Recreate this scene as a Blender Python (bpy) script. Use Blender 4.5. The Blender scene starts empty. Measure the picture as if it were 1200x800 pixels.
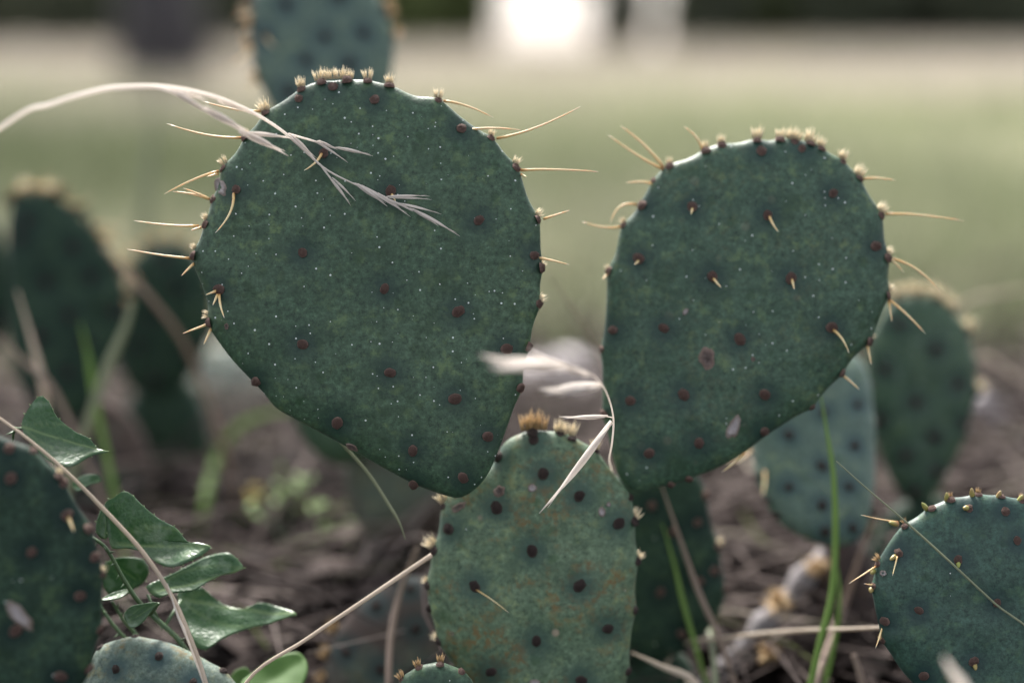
import bpy, math, random
import numpy as np
from mathutils import Vector, Matrix, noise

# ------------------------------------------------------------------ camera, sky, sun, exposure
SC = bpy.context.scene
COL = SC.collection
PITCH = math.radians(12.0)
CAM_H = 0.45
LENS = 55.0
FPX = LENS / 36.0 * 1200.0
FOCUS = 0.838
cam_d = bpy.data.cameras.new('camera')
cam_d.lens = LENS; cam_d.sensor_width = 36.0; cam_d.sensor_fit = 'HORIZONTAL'
cam_d.clip_start = 0.02; cam_d.clip_end = 3000.0
cam_d.dof.use_dof = True; cam_d.dof.focus_distance = FOCUS; cam_d.dof.aperture_fstop = 1.6
cam = bpy.data.objects.new('camera', cam_d); COL.objects.link(cam)
cam.location = (0, 0, CAM_H); cam.rotation_euler = (math.pi / 2 - PITCH, 0, 0)
SC.camera = cam

SUN_EL = math.radians(47.0)
SUN_AZ = math.radians(-14.0)            # measured from +Y towards +X: the light comes from behind the cactus
world = bpy.data.worlds.new('World'); SC.world = world; world.use_nodes = True
wn = world.node_tree.nodes; wl = world.node_tree.links
sky = wn.new('ShaderNodeTexSky'); sky.sky_type = 'NISHITA'; sky.sun_disc = False
sky.sun_elevation = SUN_EL; sky.sun_rotation = SUN_AZ
sky.air_density = 0.9; sky.dust_density = 3.0; sky.ozone_density = 0.5
hsv = wn.new('ShaderNodeHueSaturation'); hsv.inputs['Saturation'].default_value = 0.30   # thin white overcast over the whole sky
wl.new(sky.outputs['Color'], hsv.inputs['Color']); wl.new(hsv.outputs['Color'], wn['Background'].inputs['Color'])
wn['Background'].inputs['Strength'].default_value = 0.13
sun_d = bpy.data.lights.new('sun', 'SUN'); sun_d.energy = 3.6; sun_d.angle = math.radians(14); sun_d.color = (1.0, 0.955, 0.89)
sun = bpy.data.objects.new('sun', sun_d); COL.objects.link(sun)
sd = Vector((math.sin(SUN_AZ) * math.cos(SUN_EL), math.cos(SUN_AZ) * math.cos(SUN_EL), math.sin(SUN_EL)))
sun.rotation_euler = sd.to_track_quat('Z', 'Y').to_euler(); sun.location = (0, 5, 12)
vs = SC.view_settings
vs.view_transform = 'Standard'; vs.look = 'None'; vs.gamma = 1.0; vs.exposure = 1.85; vs.use_curve_mapping = False
SC.render.engine = 'CYCLES'
SC.cycles.use_denoising = True
SC.cycles.max_bounces = 6; SC.cycles.transparent_max_bounces = 4
SC.cycles.sample_clamp_indirect = 6.0

# ------------------------------------------------------------------ pixel -> place helpers
CP = Vector((0, 0, CAM_H))
CR = Vector((1, 0, 0)); CU = Vector((0, math.sin(PITCH), math.cos(PITCH))); CF = Vector((0, math.cos(PITCH), -math.sin(PITCH)))
def ray(px, py): return CF + CR * ((px - 600) / FPX) - CU * ((py - 400) / FPX)
def at(px, py, d): return CP + ray(px, py) * d
def on_ground(px, py, z=0.0):
    r = ray(px, py); return CP + r * ((z - CAM_H) / r.z)
def px_size(n, d): return n * d / FPX

# ------------------------------------------------------------------ materials
MATS = {}
def new_mat(name):
    m = bpy.data.materials.new(name); m.use_nodes = True
    nt = m.node_tree; b = nt.nodes['Principled BSDF']
    MATS[name] = m
    return m, nt, b
def N(nt, t, **kw):
    n = nt.nodes.new(t)
    for k, v in kw.items():
        if k in n.inputs.keys(): n.inputs[k].default_value = v
        else: setattr(n, k, v)
    return n
def ramp(nt, stops, interp='LINEAR'):
    r = nt.nodes.new('ShaderNodeValToRGB'); r.color_ramp.interpolation = interp
    e = r.color_ramp.elements
    while len(e) < len(stops): e.new(0.5)
    for i, (p, c) in enumerate(stops):
        e[i].position = p; e[i].color = (*c, 1) if len(c) == 3 else c
    return r
def mix(nt, fac, a, b, mode='MIX'):
    n = nt.nodes.new('ShaderNodeMix'); n.data_type = 'RGBA'; n.blend_type = mode
    for sock, v in ((n.inputs[0], fac), (n.inputs[6], a), (n.inputs[7], b)):
        if isinstance(v, (int, float)): sock.default_value = v
        elif isinstance(v, (tuple, list)): sock.default_value = (*v, 1)
        else: nt.links.new(v, sock)
    return n.outputs[2]
def math_n(nt, op, a, b=None, clamp=False):
    n = nt.nodes.new('ShaderNodeMath'); n.operation = op; n.use_clamp = clamp
    for i, v in enumerate((a, b)):
        if v is None: continue
        if isinstance(v, (int, float)): n.inputs[i].default_value = v
        else: nt.links.new(v, n.inputs[i])
    return n.outputs[0]
def maprange(nt, v, a, b, c=0.0, d=1.0):
    n = nt.nodes.new('ShaderNodeMapRange'); n.clamp = True
    nt.links.new(v, n.inputs[0])
    for i, x in enumerate((a, b, c, d)): n.inputs[i + 1].default_value = x
    return n.outputs[0]

def pad_material(name, base, light, rust=0.0, speck=0.22, brown=0.0, seed=0.0, rough=0.5, spec=0.32):
    m, nt, b = new_mat(name); L = nt.links.new
    tc = N(nt, 'ShaderNodeTexCoord')
    mp = N(nt, 'ShaderNodeMapping'); mp.inputs['Location'].default_value = (seed, seed * 1.7, seed * 0.3)
    L(tc.outputs['Object'], mp.inputs['Vector']); co = mp.outputs['Vector']
    n1 = N(nt, 'ShaderNodeTexNoise', Scale=16.0, Detail=4.0, Roughness=0.6); L(co, n1.inputs['Vector'])
    n2 = N(nt, 'ShaderNodeTexNoise', Scale=330.0, Detail=6.0, Roughness=0.8); L(co, n2.inputs['Vector'])
    n3 = N(nt, 'ShaderNodeTexNoise', Scale=70.0, Detail=4.0, Roughness=0.65); L(co, n3.inputs['Vector'])
    dark = tuple(c * 0.72 for c in base)
    c = mix(nt, maprange(nt, n1.outputs['Fac'], 0.35, 0.68), base, light)
    c = mix(nt, maprange(nt, n2.outputs['Fac'], 0.46, 0.64, 0.0, 1.0), c, tuple(x * 0.48 for x in base))
    c = mix(nt, maprange(nt, n2.outputs['Fac'], 0.46, 0.30, 0.0, 0.9), c, tuple(x * 1.5 for x in light))
    c = mix(nt, maprange(nt, n3.outputs['Fac'], 0.50, 0.68, 0.0, 0.75), c, dark)
    n7 = N(nt, 'ShaderNodeTexNoise', Scale=105.0, Detail=5.0, Roughness=0.7); L(co, n7.inputs['Vector'])
    c = mix(nt, math_n(nt, 'MULTIPLY', maprange(nt, n7.outputs['Fac'], 0.53, 0.66), maprange(nt, n1.outputs['Fac'], 0.38, 0.6, 0.25, 0.8)), c, (light[0] * 1.75, light[1] * 1.5, light[2] * 1.05))
    n8 = N(nt, 'ShaderNodeTexNoise', Scale=42.0, Detail=5.0, Roughness=0.68); L(co, n8.inputs['Vector'])
    c = mix(nt, maprange(nt, n8.outputs['Fac'], 0.58, 0.66, 0.0, 0.6), c, (base[0] * 0.6, base[1] * 0.66, base[2] * 0.5))
    # small dark bruises
    v2 = N(nt, 'ShaderNodeTexVoronoi', Scale=95.0); v2.feature = 'F1'
    dw = N(nt, 'ShaderNodeTexNoise', Scale=300.0, Detail=2.0); L(co, dw.inputs['Vector'])
    mv = N(nt, 'ShaderNodeVectorMath', operation='MULTIPLY_ADD'); L(dw.outputs['Color'], mv.inputs[0])
    mv.inputs[1].default_value = (0.006, 0.006, 0.006); L(co, mv.inputs[2]); L(mv.outputs[0], v2.inputs['Vector'])
    s2 = N(nt, 'ShaderNodeSeparateColor'); L(v2.outputs['Color'], s2.inputs[0])
    bruise = math_n(nt, 'MULTIPLY', maprange(nt, v2.outputs['Distance'], 0.34, 0.20), math_n(nt, 'GREATER_THAN', s2.outputs[0], 0.86))
    c = mix(nt, math_n(nt, 'MULTIPLY', bruise, 0.6), c, (base[0] * 0.45, base[1] * 0.6, base[2] * 0.35))
    if rust > 0:
        n4 = N(nt, 'ShaderNodeTexNoise', Scale=34.0, Detail=8.0, Roughness=0.75); L(co, n4.inputs['Vector'])
        n5 = N(nt, 'ShaderNodeTexNoise', Scale=210.0, Detail=4.0, Roughness=0.7); L(co, n5.inputs['Vector'])
        f = math_n(nt, 'MULTIPLY', maprange(nt, n4.outputs['Fac'], 0.47, 0.58), maprange(nt, n5.outputs['Fac'], 0.46, 0.60))
        c = mix(nt, math_n(nt, 'MULTIPLY', f, rust), c, (0.125, 0.088, 0.034))
        v3 = N(nt, 'ShaderNodeTexVoronoi', Scale=70.0); L(co, v3.inputs['Vector'])
        s3 = N(nt, 'ShaderNodeSeparateColor'); L(v3.outputs['Color'], s3.inputs[0])
        f3 = math_n(nt, 'MULTIPLY', maprange(nt, v3.outputs['Distance'], 0.22, 0.14), math_n(nt, 'GREATER_THAN', s3.outputs[0], 0.87))
        c = mix(nt, math_n(nt, 'MULTIPLY', f3, min(1, rust)), c, (0.30, 0.24, 0.17))
    if brown > 0:
        n6 = N(nt, 'ShaderNodeTexNoise', Scale=14.0, Detail=6.0, Roughness=0.6); L(co, n6.inputs['Vector'])
        c = mix(nt, math_n(nt, 'MULTIPLY', maprange(nt, n6.outputs['Fac'], 0.40, 0.56), brown), c, (0.075, 0.052, 0.045))
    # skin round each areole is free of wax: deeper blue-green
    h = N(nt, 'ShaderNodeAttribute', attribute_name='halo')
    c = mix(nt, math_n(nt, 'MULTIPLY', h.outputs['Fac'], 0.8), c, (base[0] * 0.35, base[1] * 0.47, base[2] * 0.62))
    # pale mineral specks
    v1 = N(nt, 'ShaderNodeTexVoronoi', Scale=270.0); L(co, v1.inputs['Vector'])
    s1 = N(nt, 'ShaderNodeSeparateColor'); L(v1.outputs['Color'], s1.inputs[0])
    rad = maprange(nt, s1.outputs[1], 0.0, 1.0, 0.06, 0.15)
    dd = math_n(nt, 'LESS_THAN', v1.outputs['Distance'], rad)
    patch = maprange(nt, n1.outputs['Fac'], 0.36, 0.55, 0.72, 1.0)
    sp = math_n(nt, 'MULTIPLY', dd, math_n(nt, 'GREATER_THAN', math_n(nt, 'MULTIPLY', s1.outputs[0], patch), 1.0 - speck))
    c = mix(nt, math_n(nt, 'MULTIPLY', sp, 0.8), c, (0.62, 0.66, 0.64))
    L(c, b.inputs['Base Color'])
    L(maprange(nt, n2.outputs['Fac'], 0.3, 0.7, rough - 0.06, rough + 0.12), b.inputs['Roughness'])
    b.inputs['Specular IOR Level'].default_value = spec if rough < 0.6 else 0.16
    b.inputs['Subsurface Weight'].default_value = 0.10
    b.inputs['Subsurface Radius'].default_value = (0.4, 1.0, 0.5)
    b.inputs['Subsurface Scale'].default_value = 0.004
    b.inputs['Sheen Weight'].default_value = 0.12; b.inputs['Sheen Roughness'].default_value = 0.3
    b.inputs['Sheen Tint'].default_value = (0.8, 0.92, 0.9, 1)
    bp = N(nt, 'ShaderNodeBump', Strength=0.22, Distance=0.0006); L(n2.outputs['Fac'], bp.inputs['Height'])
    bp2 = N(nt, 'ShaderNodeBump', Strength=0.35, Distance=0.002); L(n3.outputs['Fac'], bp2.inputs['Height']); L(bp.outputs[0], bp2.inputs['Normal'])
    L(bp2.outputs[0], b.inputs['Normal'])
    return m

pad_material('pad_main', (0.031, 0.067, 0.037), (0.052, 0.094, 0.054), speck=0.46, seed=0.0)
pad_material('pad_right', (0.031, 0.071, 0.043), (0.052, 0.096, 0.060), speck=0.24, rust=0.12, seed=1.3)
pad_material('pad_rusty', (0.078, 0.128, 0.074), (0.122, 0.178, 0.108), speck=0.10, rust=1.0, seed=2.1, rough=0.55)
pad_material('pad_dark_shaded', (0.017, 0.038, 0.024), (0.027, 0.054, 0.034), speck=0.12, seed=3.7, rough=0.62)  # dark green, deepened further to carry shade from the dense plants around
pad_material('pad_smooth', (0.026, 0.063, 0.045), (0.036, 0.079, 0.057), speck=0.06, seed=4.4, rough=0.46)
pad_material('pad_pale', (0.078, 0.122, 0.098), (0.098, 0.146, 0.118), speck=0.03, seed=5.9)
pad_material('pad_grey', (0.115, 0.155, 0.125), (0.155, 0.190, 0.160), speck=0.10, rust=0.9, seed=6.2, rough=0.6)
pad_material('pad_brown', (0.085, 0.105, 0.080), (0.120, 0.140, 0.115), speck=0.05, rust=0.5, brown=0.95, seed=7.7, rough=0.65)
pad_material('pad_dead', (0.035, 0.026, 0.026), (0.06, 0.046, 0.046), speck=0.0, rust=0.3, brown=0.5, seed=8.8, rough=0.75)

def simple_mat(name, c1, c2, scale=80, rough=0.6, bump=0.0, bscale=None, sheen=0.0, detail=4.0, trans=0.0):
    m, nt, b = new_mat(name); L = nt.links.new
    tc = N(nt, 'ShaderNodeTexCoord')
    n = N(nt, 'ShaderNodeTexNoise', Scale=scale, Detail=detail, Roughness=0.65); L(tc.outputs['Object'], n.inputs['Vector'])
    L(mix(nt, maprange(nt, n.outputs['Fac'], 0.32, 0.68), c1, c2), b.inputs['Base Color'])
    b.inputs['Roughness'].default_value = rough
    b.inputs['Sheen Weight'].default_value = sheen
    if bump:
        n2 = N(nt, 'ShaderNodeTexNoise', Scale=bscale or scale * 2, Detail=5.0, Roughness=0.7); L(tc.outputs['Object'], n2.inputs['Vector'])
        bp = N(nt, 'ShaderNodeBump', Strength=bump, Distance=0.002); L(n2.outputs['Fac'], bp.inputs['Height']); L(bp.outputs[0], b.inputs['Normal'])
    return m
simple_mat('areole', (0.034, 0.016, 0.012), (0.21, 0.118, 0.088), 1300, 0.95, 1.0, 1700, 0.0)
simple_mat('areole_dark', (0.010, 0.006, 0.005), (0.055, 0.026, 0.018), 900, 0.95, 1.0, 1500, 0.0)
simple_mat('glochid', (0.64, 0.50, 0.29), (0.84, 0.74, 0.54), 300, 0.5)
simple_mat('glochid_brown', (0.34, 0.20, 0.09), (0.60, 0.43, 0.22), 300, 0.6)
simple_mat('leaf_nub', (0.22, 0.24, 0.05), (0.28, 0.15, 0.07), 120, 0.45)
simple_mat('scar', (0.045, 0.028, 0.022), (0.24, 0.19, 0.17), 260, 0.85, 0.8, 500)
simple_mat('scar_pale', (0.11, 0.075, 0.055), (0.33, 0.30, 0.29), 230, 0.85, 0.8, 500)
simple_mat('rock', (0.30, 0.27, 0.28), (0.52, 0.48, 0.48), 30, 0.9, 0.6, 120)
simple_mat('dead_wood', (0.09, 0.078, 0.082), (0.26, 0.24, 0.245), 45, 0.9, 0.7, 160)
simple_mat('bark', (0.022, 0.020, 0.024), (0.055, 0.05, 0.055), 6, 0.95, 1.0, 14)
simple_mat('petal', (0.62, 0.42, 0.10), (0.78, 0.62, 0.25), 200, 0.6)
simple_mat('sprig_leaf', (0.09, 0.17, 0.025), (0.16, 0.26, 0.05), 90, 0.5)
simple_mat('bright_leaf', (0.035, 0.095, 0.008), (0.055, 0.13, 0.016), 40, 0.65)
simple_mat('stem_green', (0.035, 0.075, 0.030), (0.07, 0.115, 0.045), 150, 0.45)

def areole_rim(name, rim):
    m = MATS[name]; nt = m.node_tree; b = nt.nodes['Principled BSDF']; src = b.inputs['Base Color'].links[0].from_socket
    a = N(nt, 'ShaderNodeAttribute', attribute_name='rim')
    nt.links.new(mix(nt, a.outputs['Fac'], src, rim), b.inputs['Base Color'])
areole_rim('areole', (0.30, 0.185, 0.15)); areole_rim('areole_dark', (0.10, 0.07, 0.06))
def scar_mat(name, rim, mid):
    nt = MATS[name].node_tree; b = nt.nodes['Principled BSDF']; src = b.inputs['Base Color'].links[0].from_socket
    a = N(nt, 'ShaderNodeAttribute', attribute_name='mid')
    c = mix(nt, a.outputs['Fac'], rim, mid); nt.links.new(mix(nt, 0.35, c, src), b.inputs['Base Color'])
scar_mat('scar', (0.20, 0.135, 0.105), (0.028, 0.020, 0.022)); scar_mat('scar_pale', (0.10, 0.066, 0.035), (0.44, 0.41, 0.42))
def spine_mat():
    m, nt, b = new_mat('spine'); L = nt.links.new
    a = N(nt, 'ShaderNodeAttribute', attribute_name='along')
    r = ramp(nt, [(0.0, (0.34, 0.17, 0.055)), (0.10, (0.56, 0.38, 0.15)), (0.5, (0.68, 0.55, 0.31)), (0.86, (0.66, 0.48, 0.24)), (1.0, (0.76, 0.70, 0.56))])
    L(a.outputs['Fac'], r.inputs[0]); L(r.outputs[0], b.inputs['Base Color'])
    b.inputs['Roughness'].default_value = 0.35
    b.inputs['Subsurface Weight'].default_value = 0.15; b.inputs['Subsurface Scale'].default_value = 0.002
spine_mat()

def grass_mat(name, c1, c2, scale=25.0, rough=0.5, streak=True, transl=0.25):
    m, nt, b = new_mat(name); L = nt.links.new
    tc = N(nt, 'ShaderNodeTexCoord')
    n = N(nt, 'ShaderNodeTexNoise', Scale=scale, Detail=4.0, Roughness=0.6); L(tc.outputs['Object'], n.inputs['Vector'])
    a = N(nt, 'ShaderNodeAttribute', attribute_name='along')
    w = N(nt, 'ShaderNodeAttribute', attribute_name='around')
    f = math_n(nt, 'ADD', math_n(nt, 'MULTIPLY', n.outputs['Fac'], 0.7), math_n(nt, 'MULTIPLY', w.outputs['Fac'], 0.35), True)
    L(mix(nt, f, c1, c2), b.inputs['Base Color'])
    b.inputs['Roughness'].default_value = rough
    b.inputs['Specular IOR Level'].default_value = 0.25
    t = N(nt, 'ShaderNodeBsdfTranslucent'); t.inputs[0].default_value = (*c2, 1)
    ms = N(nt, 'ShaderNodeMixShader'); ms.inputs[0].default_value = transl
    L(b.outputs[0], ms.inputs[1]); L(t.outputs[0], ms.inputs[2])
    L(ms.outputs[0], nt.nodes['Material Output'].inputs['Surface'])
    return m
grass_mat('straw', (0.36, 0.28, 0.21), (0.62, 0.53, 0.43), 60)
grass_mat('straw_pale', (0.55, 0.48, 0.42), (0.84, 0.79, 0.74), 60, transl=0.5)
grass_mat('straw_brown', (0.17, 0.12, 0.095), (0.34, 0.26, 0.21), 40)
grass_mat('blade_green', (0.10, 0.19, 0.035), (0.20, 0.30, 0.08), 30)
grass_mat('blade_dull', (0.15, 0.18, 0.10), (0.30, 0.31, 0.21), 30)

def tint_mat(name, stops, transl=0.3, rough=0.85, spec=0.12):
    m, nt, b = new_mat(name); L = nt.links.new
    a = N(nt, 'ShaderNodeAttribute', attribute_name='tint')
    r = ramp(nt, stops); L(a.outputs['Fac'], r.inputs[0]); L(r.outputs[0], b.inputs['Base Color'])
    b.inputs['Roughness'].default_value = rough; b.inputs['Specular IOR Level'].default_value = spec
    t = N(nt, 'ShaderNodeBsdfTranslucent'); L(r.outputs[0], t.inputs[0])
    ms = N(nt, 'ShaderNodeMixShader'); ms.inputs[0].default_value = transl
    L(b.outputs[0], ms.inputs[1]); L(t.outputs[0], ms.inputs[2])
    L(ms.outputs[0], nt.nodes['Material Output'].inputs['Surface'])
tint_mat('litter', [(0.0, (0.006, 0.004, 0.0035)), (0.3, (0.020, 0.0145, 0.0135)), (0.55, (0.050, 0.038, 0.035)), (0.78, (0.118, 0.093, 0.086)), (0.93, (0.26, 0.215, 0.195)), (1.0, (0.08, 0.10, 0.03))], 0.15)  # stops lowered to stand in for shade over the cactus bed
tint_mat('meadow', [(0.0, (0.12, 0.145, 0.068)), (0.4, (0.225, 0.242, 0.145)), (0.75, (0.31, 0.31, 0.21)), (1.0, (0.45, 0.40, 0.325))], 0.35)
tint_mat('dry_meadow', [(0.0, (0.17, 0.165, 0.12)), (0.4, (0.28, 0.252, 0.218)), (1.0, (0.42, 0.385, 0.35))], 0.35)
tint_mat('foliage', [(0.0, (0.030, 0.038, 0.024)), (0.6, (0.070, 0.080, 0.052)), (1.0, (0.13, 0.14, 0.09))], 0.25)
tint_mat('foliage_olive', [(0.0, (0.05, 0.065, 0.022)), (0.6, (0.085, 0.11, 0.04)), (1.0, (0.13, 0.15, 0.06))], 0.3)

def vine_leaf_mat():
    m, nt, b = new_mat('vine_leaf'); L = nt.links.new
    tc = N(nt, 'ShaderNodeTexCoord')
    n1 = N(nt, 'ShaderNodeTexNoise', Scale=95.0, Detail=3.0, Roughness=0.55); L(tc.outputs['Object'], n1.inputs['Vector'])
    n2 = N(nt, 'ShaderNodeTexNoise', Scale=420.0, Detail=3.0); L(tc.outputs['Object'], n2.inputs['Vector'])
    v = N(nt, 'ShaderNodeTexVoronoi', Scale=330.0); v.feature = 'DISTANCE_TO_EDGE'; L(tc.outputs['Object'], v.inputs['Vector'])
    c = mix(nt, maprange(nt, n2.outputs['Fac'], 0.35, 0.65), (0.024, 0.070, 0.025), (0.038, 0.095, 0.034))
    c = mix(nt, maprange(nt, n1.outputs['Fac'], 0.53, 0.66, 0.0, 0.75), c, (0.15, 0.21, 0.14))
    c = mix(nt, maprange(nt, v.outputs['Distance'], 0.06, 0.0, 0.0, 0.35), c, (0.08, 0.17, 0.06))
    a = N(nt, 'ShaderNodeAttribute', attribute_name='rib')
    c = mix(nt, math_n(nt, 'MULTIPLY', a.outputs['Fac'], 0.8), c, (0.17, 0.25, 0.10))
    L(c, b.inputs['Base Color'])
    b.inputs['Roughness'].default_value = 0.38
    bp = N(nt, 'ShaderNodeBump', Strength=0.4, Distance=0.0008); L(v.outputs['Distance'], bp.inputs['Height']); L(bp.outputs[0], b.inputs['Normal'])
    t = N(nt, 'ShaderNodeBsdfTranslucent'); t.inputs[0].default_value = (0.07, 0.18, 0.03, 1)
    ms = N(nt, 'ShaderNodeMixShader'); ms.inputs[0].default_value = 0.25
    L(b.outputs[0], ms.inputs[1]); L(t.outputs[0], ms.inputs[2]); L(ms.outputs[0], nt.nodes['Material Output'].inputs['Surface'])
vine_leaf_mat()

def ground_mat():
    m, nt, b = new_mat('ground'); L = nt.links.new
    g = N(nt, 'ShaderNodeNewGeometry'); s = N(nt, 'ShaderNodeSeparateXYZ'); L(g.outputs['Position'], s.inputs[0])
    n1 = N(nt, 'ShaderNodeTexNoise', Scale=0.7, Detail=5.0, Roughness=0.6); L(g.outputs['Position'], n1.inputs['Vector'])
    n2 = N(nt, 'ShaderNodeTexNoise', Scale=14.0, Detail=6.0, Roughness=0.7); L(g.outputs['Position'], n2.inputs['Vector'])
    n3 = N(nt, 'ShaderNodeTexNoise', Scale=0.22, Detail=4.0); L(g.outputs['Position'], n3.inputs['Vector'])
    soil = mix(nt, maprange(nt, n2.outputs['Fac'], 0.35, 0.65), (0.006, 0.0042, 0.0038), (0.022, 0.016, 0.014))
    green = mix(nt, maprange(nt, n1.outputs['Fac'], 0.35, 0.65), (0.20, 0.212, 0.14), (0.28, 0.282, 0.20))
    straw = mix(nt, maprange(nt, n1.outputs['Fac'], 0.35, 0.65), (0.30, 0.272, 0.243), (0.40, 0.362, 0.33))
    yy = math_n(nt, 'ADD', s.outputs['Y'], math_n(nt, 'MULTIPLY', math_n(nt, 'SUBTRACT', n1.outputs['Fac'], 0.5), 1.6))
    c = mix(nt, maprange(nt, yy, 1.65, 2.45), soil, green)
    y2 = math_n(nt, 'ADD', s.outputs['Y'], math_n(nt, 'MULTIPLY', math_n(nt, 'SUBTRACT', n3.outputs['Fac'], 0.5), 4.0))
    c = mix(nt, maprange(nt, y2, 5.5, 10.5), c, straw)
    L(c, b.inputs['Base Color']); b.inputs['Roughness'].default_value = 1.0; b.inputs['Specular IOR Level'].default_value = 0.05
    bp = N(nt, 'ShaderNodeBump', Strength=0.8, Distance=0.02); L(n2.outputs['Fac'], bp.inputs['Height']); L(bp.outputs[0], b.inputs['Normal'])
ground_mat()

# ------------------------------------------------------------------ object helpers
def mesh(name, V, Fc, smooth=True, attrs=None):
    me = bpy.data.meshes.new(name)
    me.from_pydata([tuple(v) for v in V], [], Fc); me.update()
    if smooth: me.polygons.foreach_set('use_smooth', [True] * len(me.polygons))
    for k, arr in (attrs or {}).items():
        a = me.attributes.new(k, 'FLOAT', 'POINT'); a.data.foreach_set('value', np.asarray(arr, dtype=np.float32))
    return me
def mesh_np(name, V, Q, attrs=None, smooth=False):
    """V (n,3) array, Q (m,k) face array: fast path for stuff"""
    me = bpy.data.meshes.new(name); k = Q.shape[1]
    me.vertices.add(len(V)); me.vertices.foreach_set('co', V.astype(np.float32).ravel())
    me.loops.add(Q.size); me.loops.foreach_set('vertex_index', Q.astype(np.int32).ravel())
    me.polygons.add(len(Q)); me.polygons.foreach_set('loop_start', np.arange(0, Q.size, k, dtype=np.int32))
    if smooth: me.polygons.foreach_set('use_smooth', np.ones(len(Q), dtype=bool))
    me.update(); me.validate()
    for kk, arr in (attrs or {}).items():
        a = me.attributes.new(kk, 'FLOAT', 'POINT'); a.data.foreach_set('value', np.asarray(arr, dtype=np.float32))
    return me
def link(name, me, mat=None, parent=None, loc=None, rot=None):
    o = bpy.data.objects.new(name, me); COL.objects.link(o)
    if mat and me is not None and not me.materials: me.materials.append(MATS[mat])
    if parent: o.parent = parent
    if loc is not None: o.location = loc
    if rot is not None: o.rotation_mode = 'QUATERNION'; o.rotation_quaternion = rot
    return o
def tag(o, label, cat, group=None):
    o['label'] = label; o['category'] = cat
    if group: o['group'] = group
    return o
def thing(name, label, cat, loc, group=None):
    o = bpy.data.objects.new(name, None); COL.objects.link(o); o.location = loc; o.empty_display_size = 0.03
    return tag(o, label, cat, group)
def kind(o, k): o['kind'] = k; return o

def catmull(P, n=8, closed=False):
    P = [np.array(p, float) for p in P]; out = []; m = len(P)
    rng = range(m) if closed else range(m - 1)
    for i in rng:
        if closed: a, b, c, d = P[i - 1], P[i], P[(i + 1) % m], P[(i + 2) % m]
        else: a, b, c, d = P[max(i - 1, 0)], P[i], P[i + 1], P[min(i + 2, m - 1)]
        for k in range(n):
            t = k / n
            out.append(0.5 * (2 * b + (c - a) * t + (2 * a - 5 * b + 4 * c - d) * t * t + (3 * b - a - 3 * c + d) * t ** 3))
    if not closed: out.append(P[-1])
    return out
def tube(P, R, sides=6, flat=1.0, fdir=None, V=None, Fc=None, A=None, B=None):
    """a tapered tube along P; flat < 1 squashes it along fdir"""
    V = [] if V is None else V; Fc = [] if Fc is None else Fc; A = [] if A is None else A; B = [] if B is None else B
    P = [Vector(p) for p in P]; n = len(P); base = len(V)
    ref = Vector(fdir).normalized() if fdir is not None else Vector((0.31, -0.87, 0.38)).normalized()
    for i in range(n):
        t = (P[min(i + 1, n - 1)] - P[max(i - 1, 0)])
        t = t.normalized() if t.length > 1e-9 else Vector((0, 0, 1))
        a = (ref - t * ref.dot(t)); a = a.normalized() if a.length > 1e-6 else t.orthogonal().normalized()
        b = t.cross(a)
        for k in range(sides):
            q = 2 * math.pi * k / sides
            V.append(P[i] + a * (math.cos(q) * R[i] * flat) + b * (math.sin(q) * R[i]))
            A.append(i / (n - 1)); B.append(0.5 + 0.5 * math.sin(q))
    for i in range(n - 1):
        for k in range(sides):
            k2 = (k + 1) % sides
            Fc.append((base + i * sides + k, base + i * sides + k2, base + (i + 1) * sides + k2, base + (i + 1) * sides + k))
    Fc.append(tuple(base + k for k in range(sides))[::-1]); Fc.append(tuple(base + (n - 1) * sides + k for k in range(sides)))
    return V, Fc, A, B

# ------------------------------------------------------------------ the setting: ground, trees behind
def ground_h(x, y):
    rise = 0.03 * math.exp(-((y - 1.35) / 0.35) ** 2)
    return rise + 0.012 * noise.noise((x * 2.3, y * 2.3, 0.3)) + 0.02 * noise.noise((x * 0.5, y * 0.5, 4.1)) * min(1, max(0, y - 1))
def build_ground():
    xs = np.sinh(np.linspace(-6.2, 6.2, 181)) * 1.6
    ys = np.concatenate([-np.sinh(np.linspace(5.5, 0.05, 40)) * 1.2, np.linspace(0.0, 4.0, 80), 4.0 + np.sinh(np.linspace(0.03, 5.6, 70)) * 4.0])
    V = []; Fc = []
    for y in ys:
        for x in xs: V.append((x, y, ground_h(x, y)))
    nx = len(xs)
    for j in range(len(ys) - 1):
        for i in range(nx - 1): Fc.append((j * nx + i, j * nx + i + 1, (j + 1) * nx + i + 1, (j + 1) * nx + i))
    kind(link('ground', mesh('ground', V, Fc), 'ground'), 'structure')
build_ground()

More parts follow.
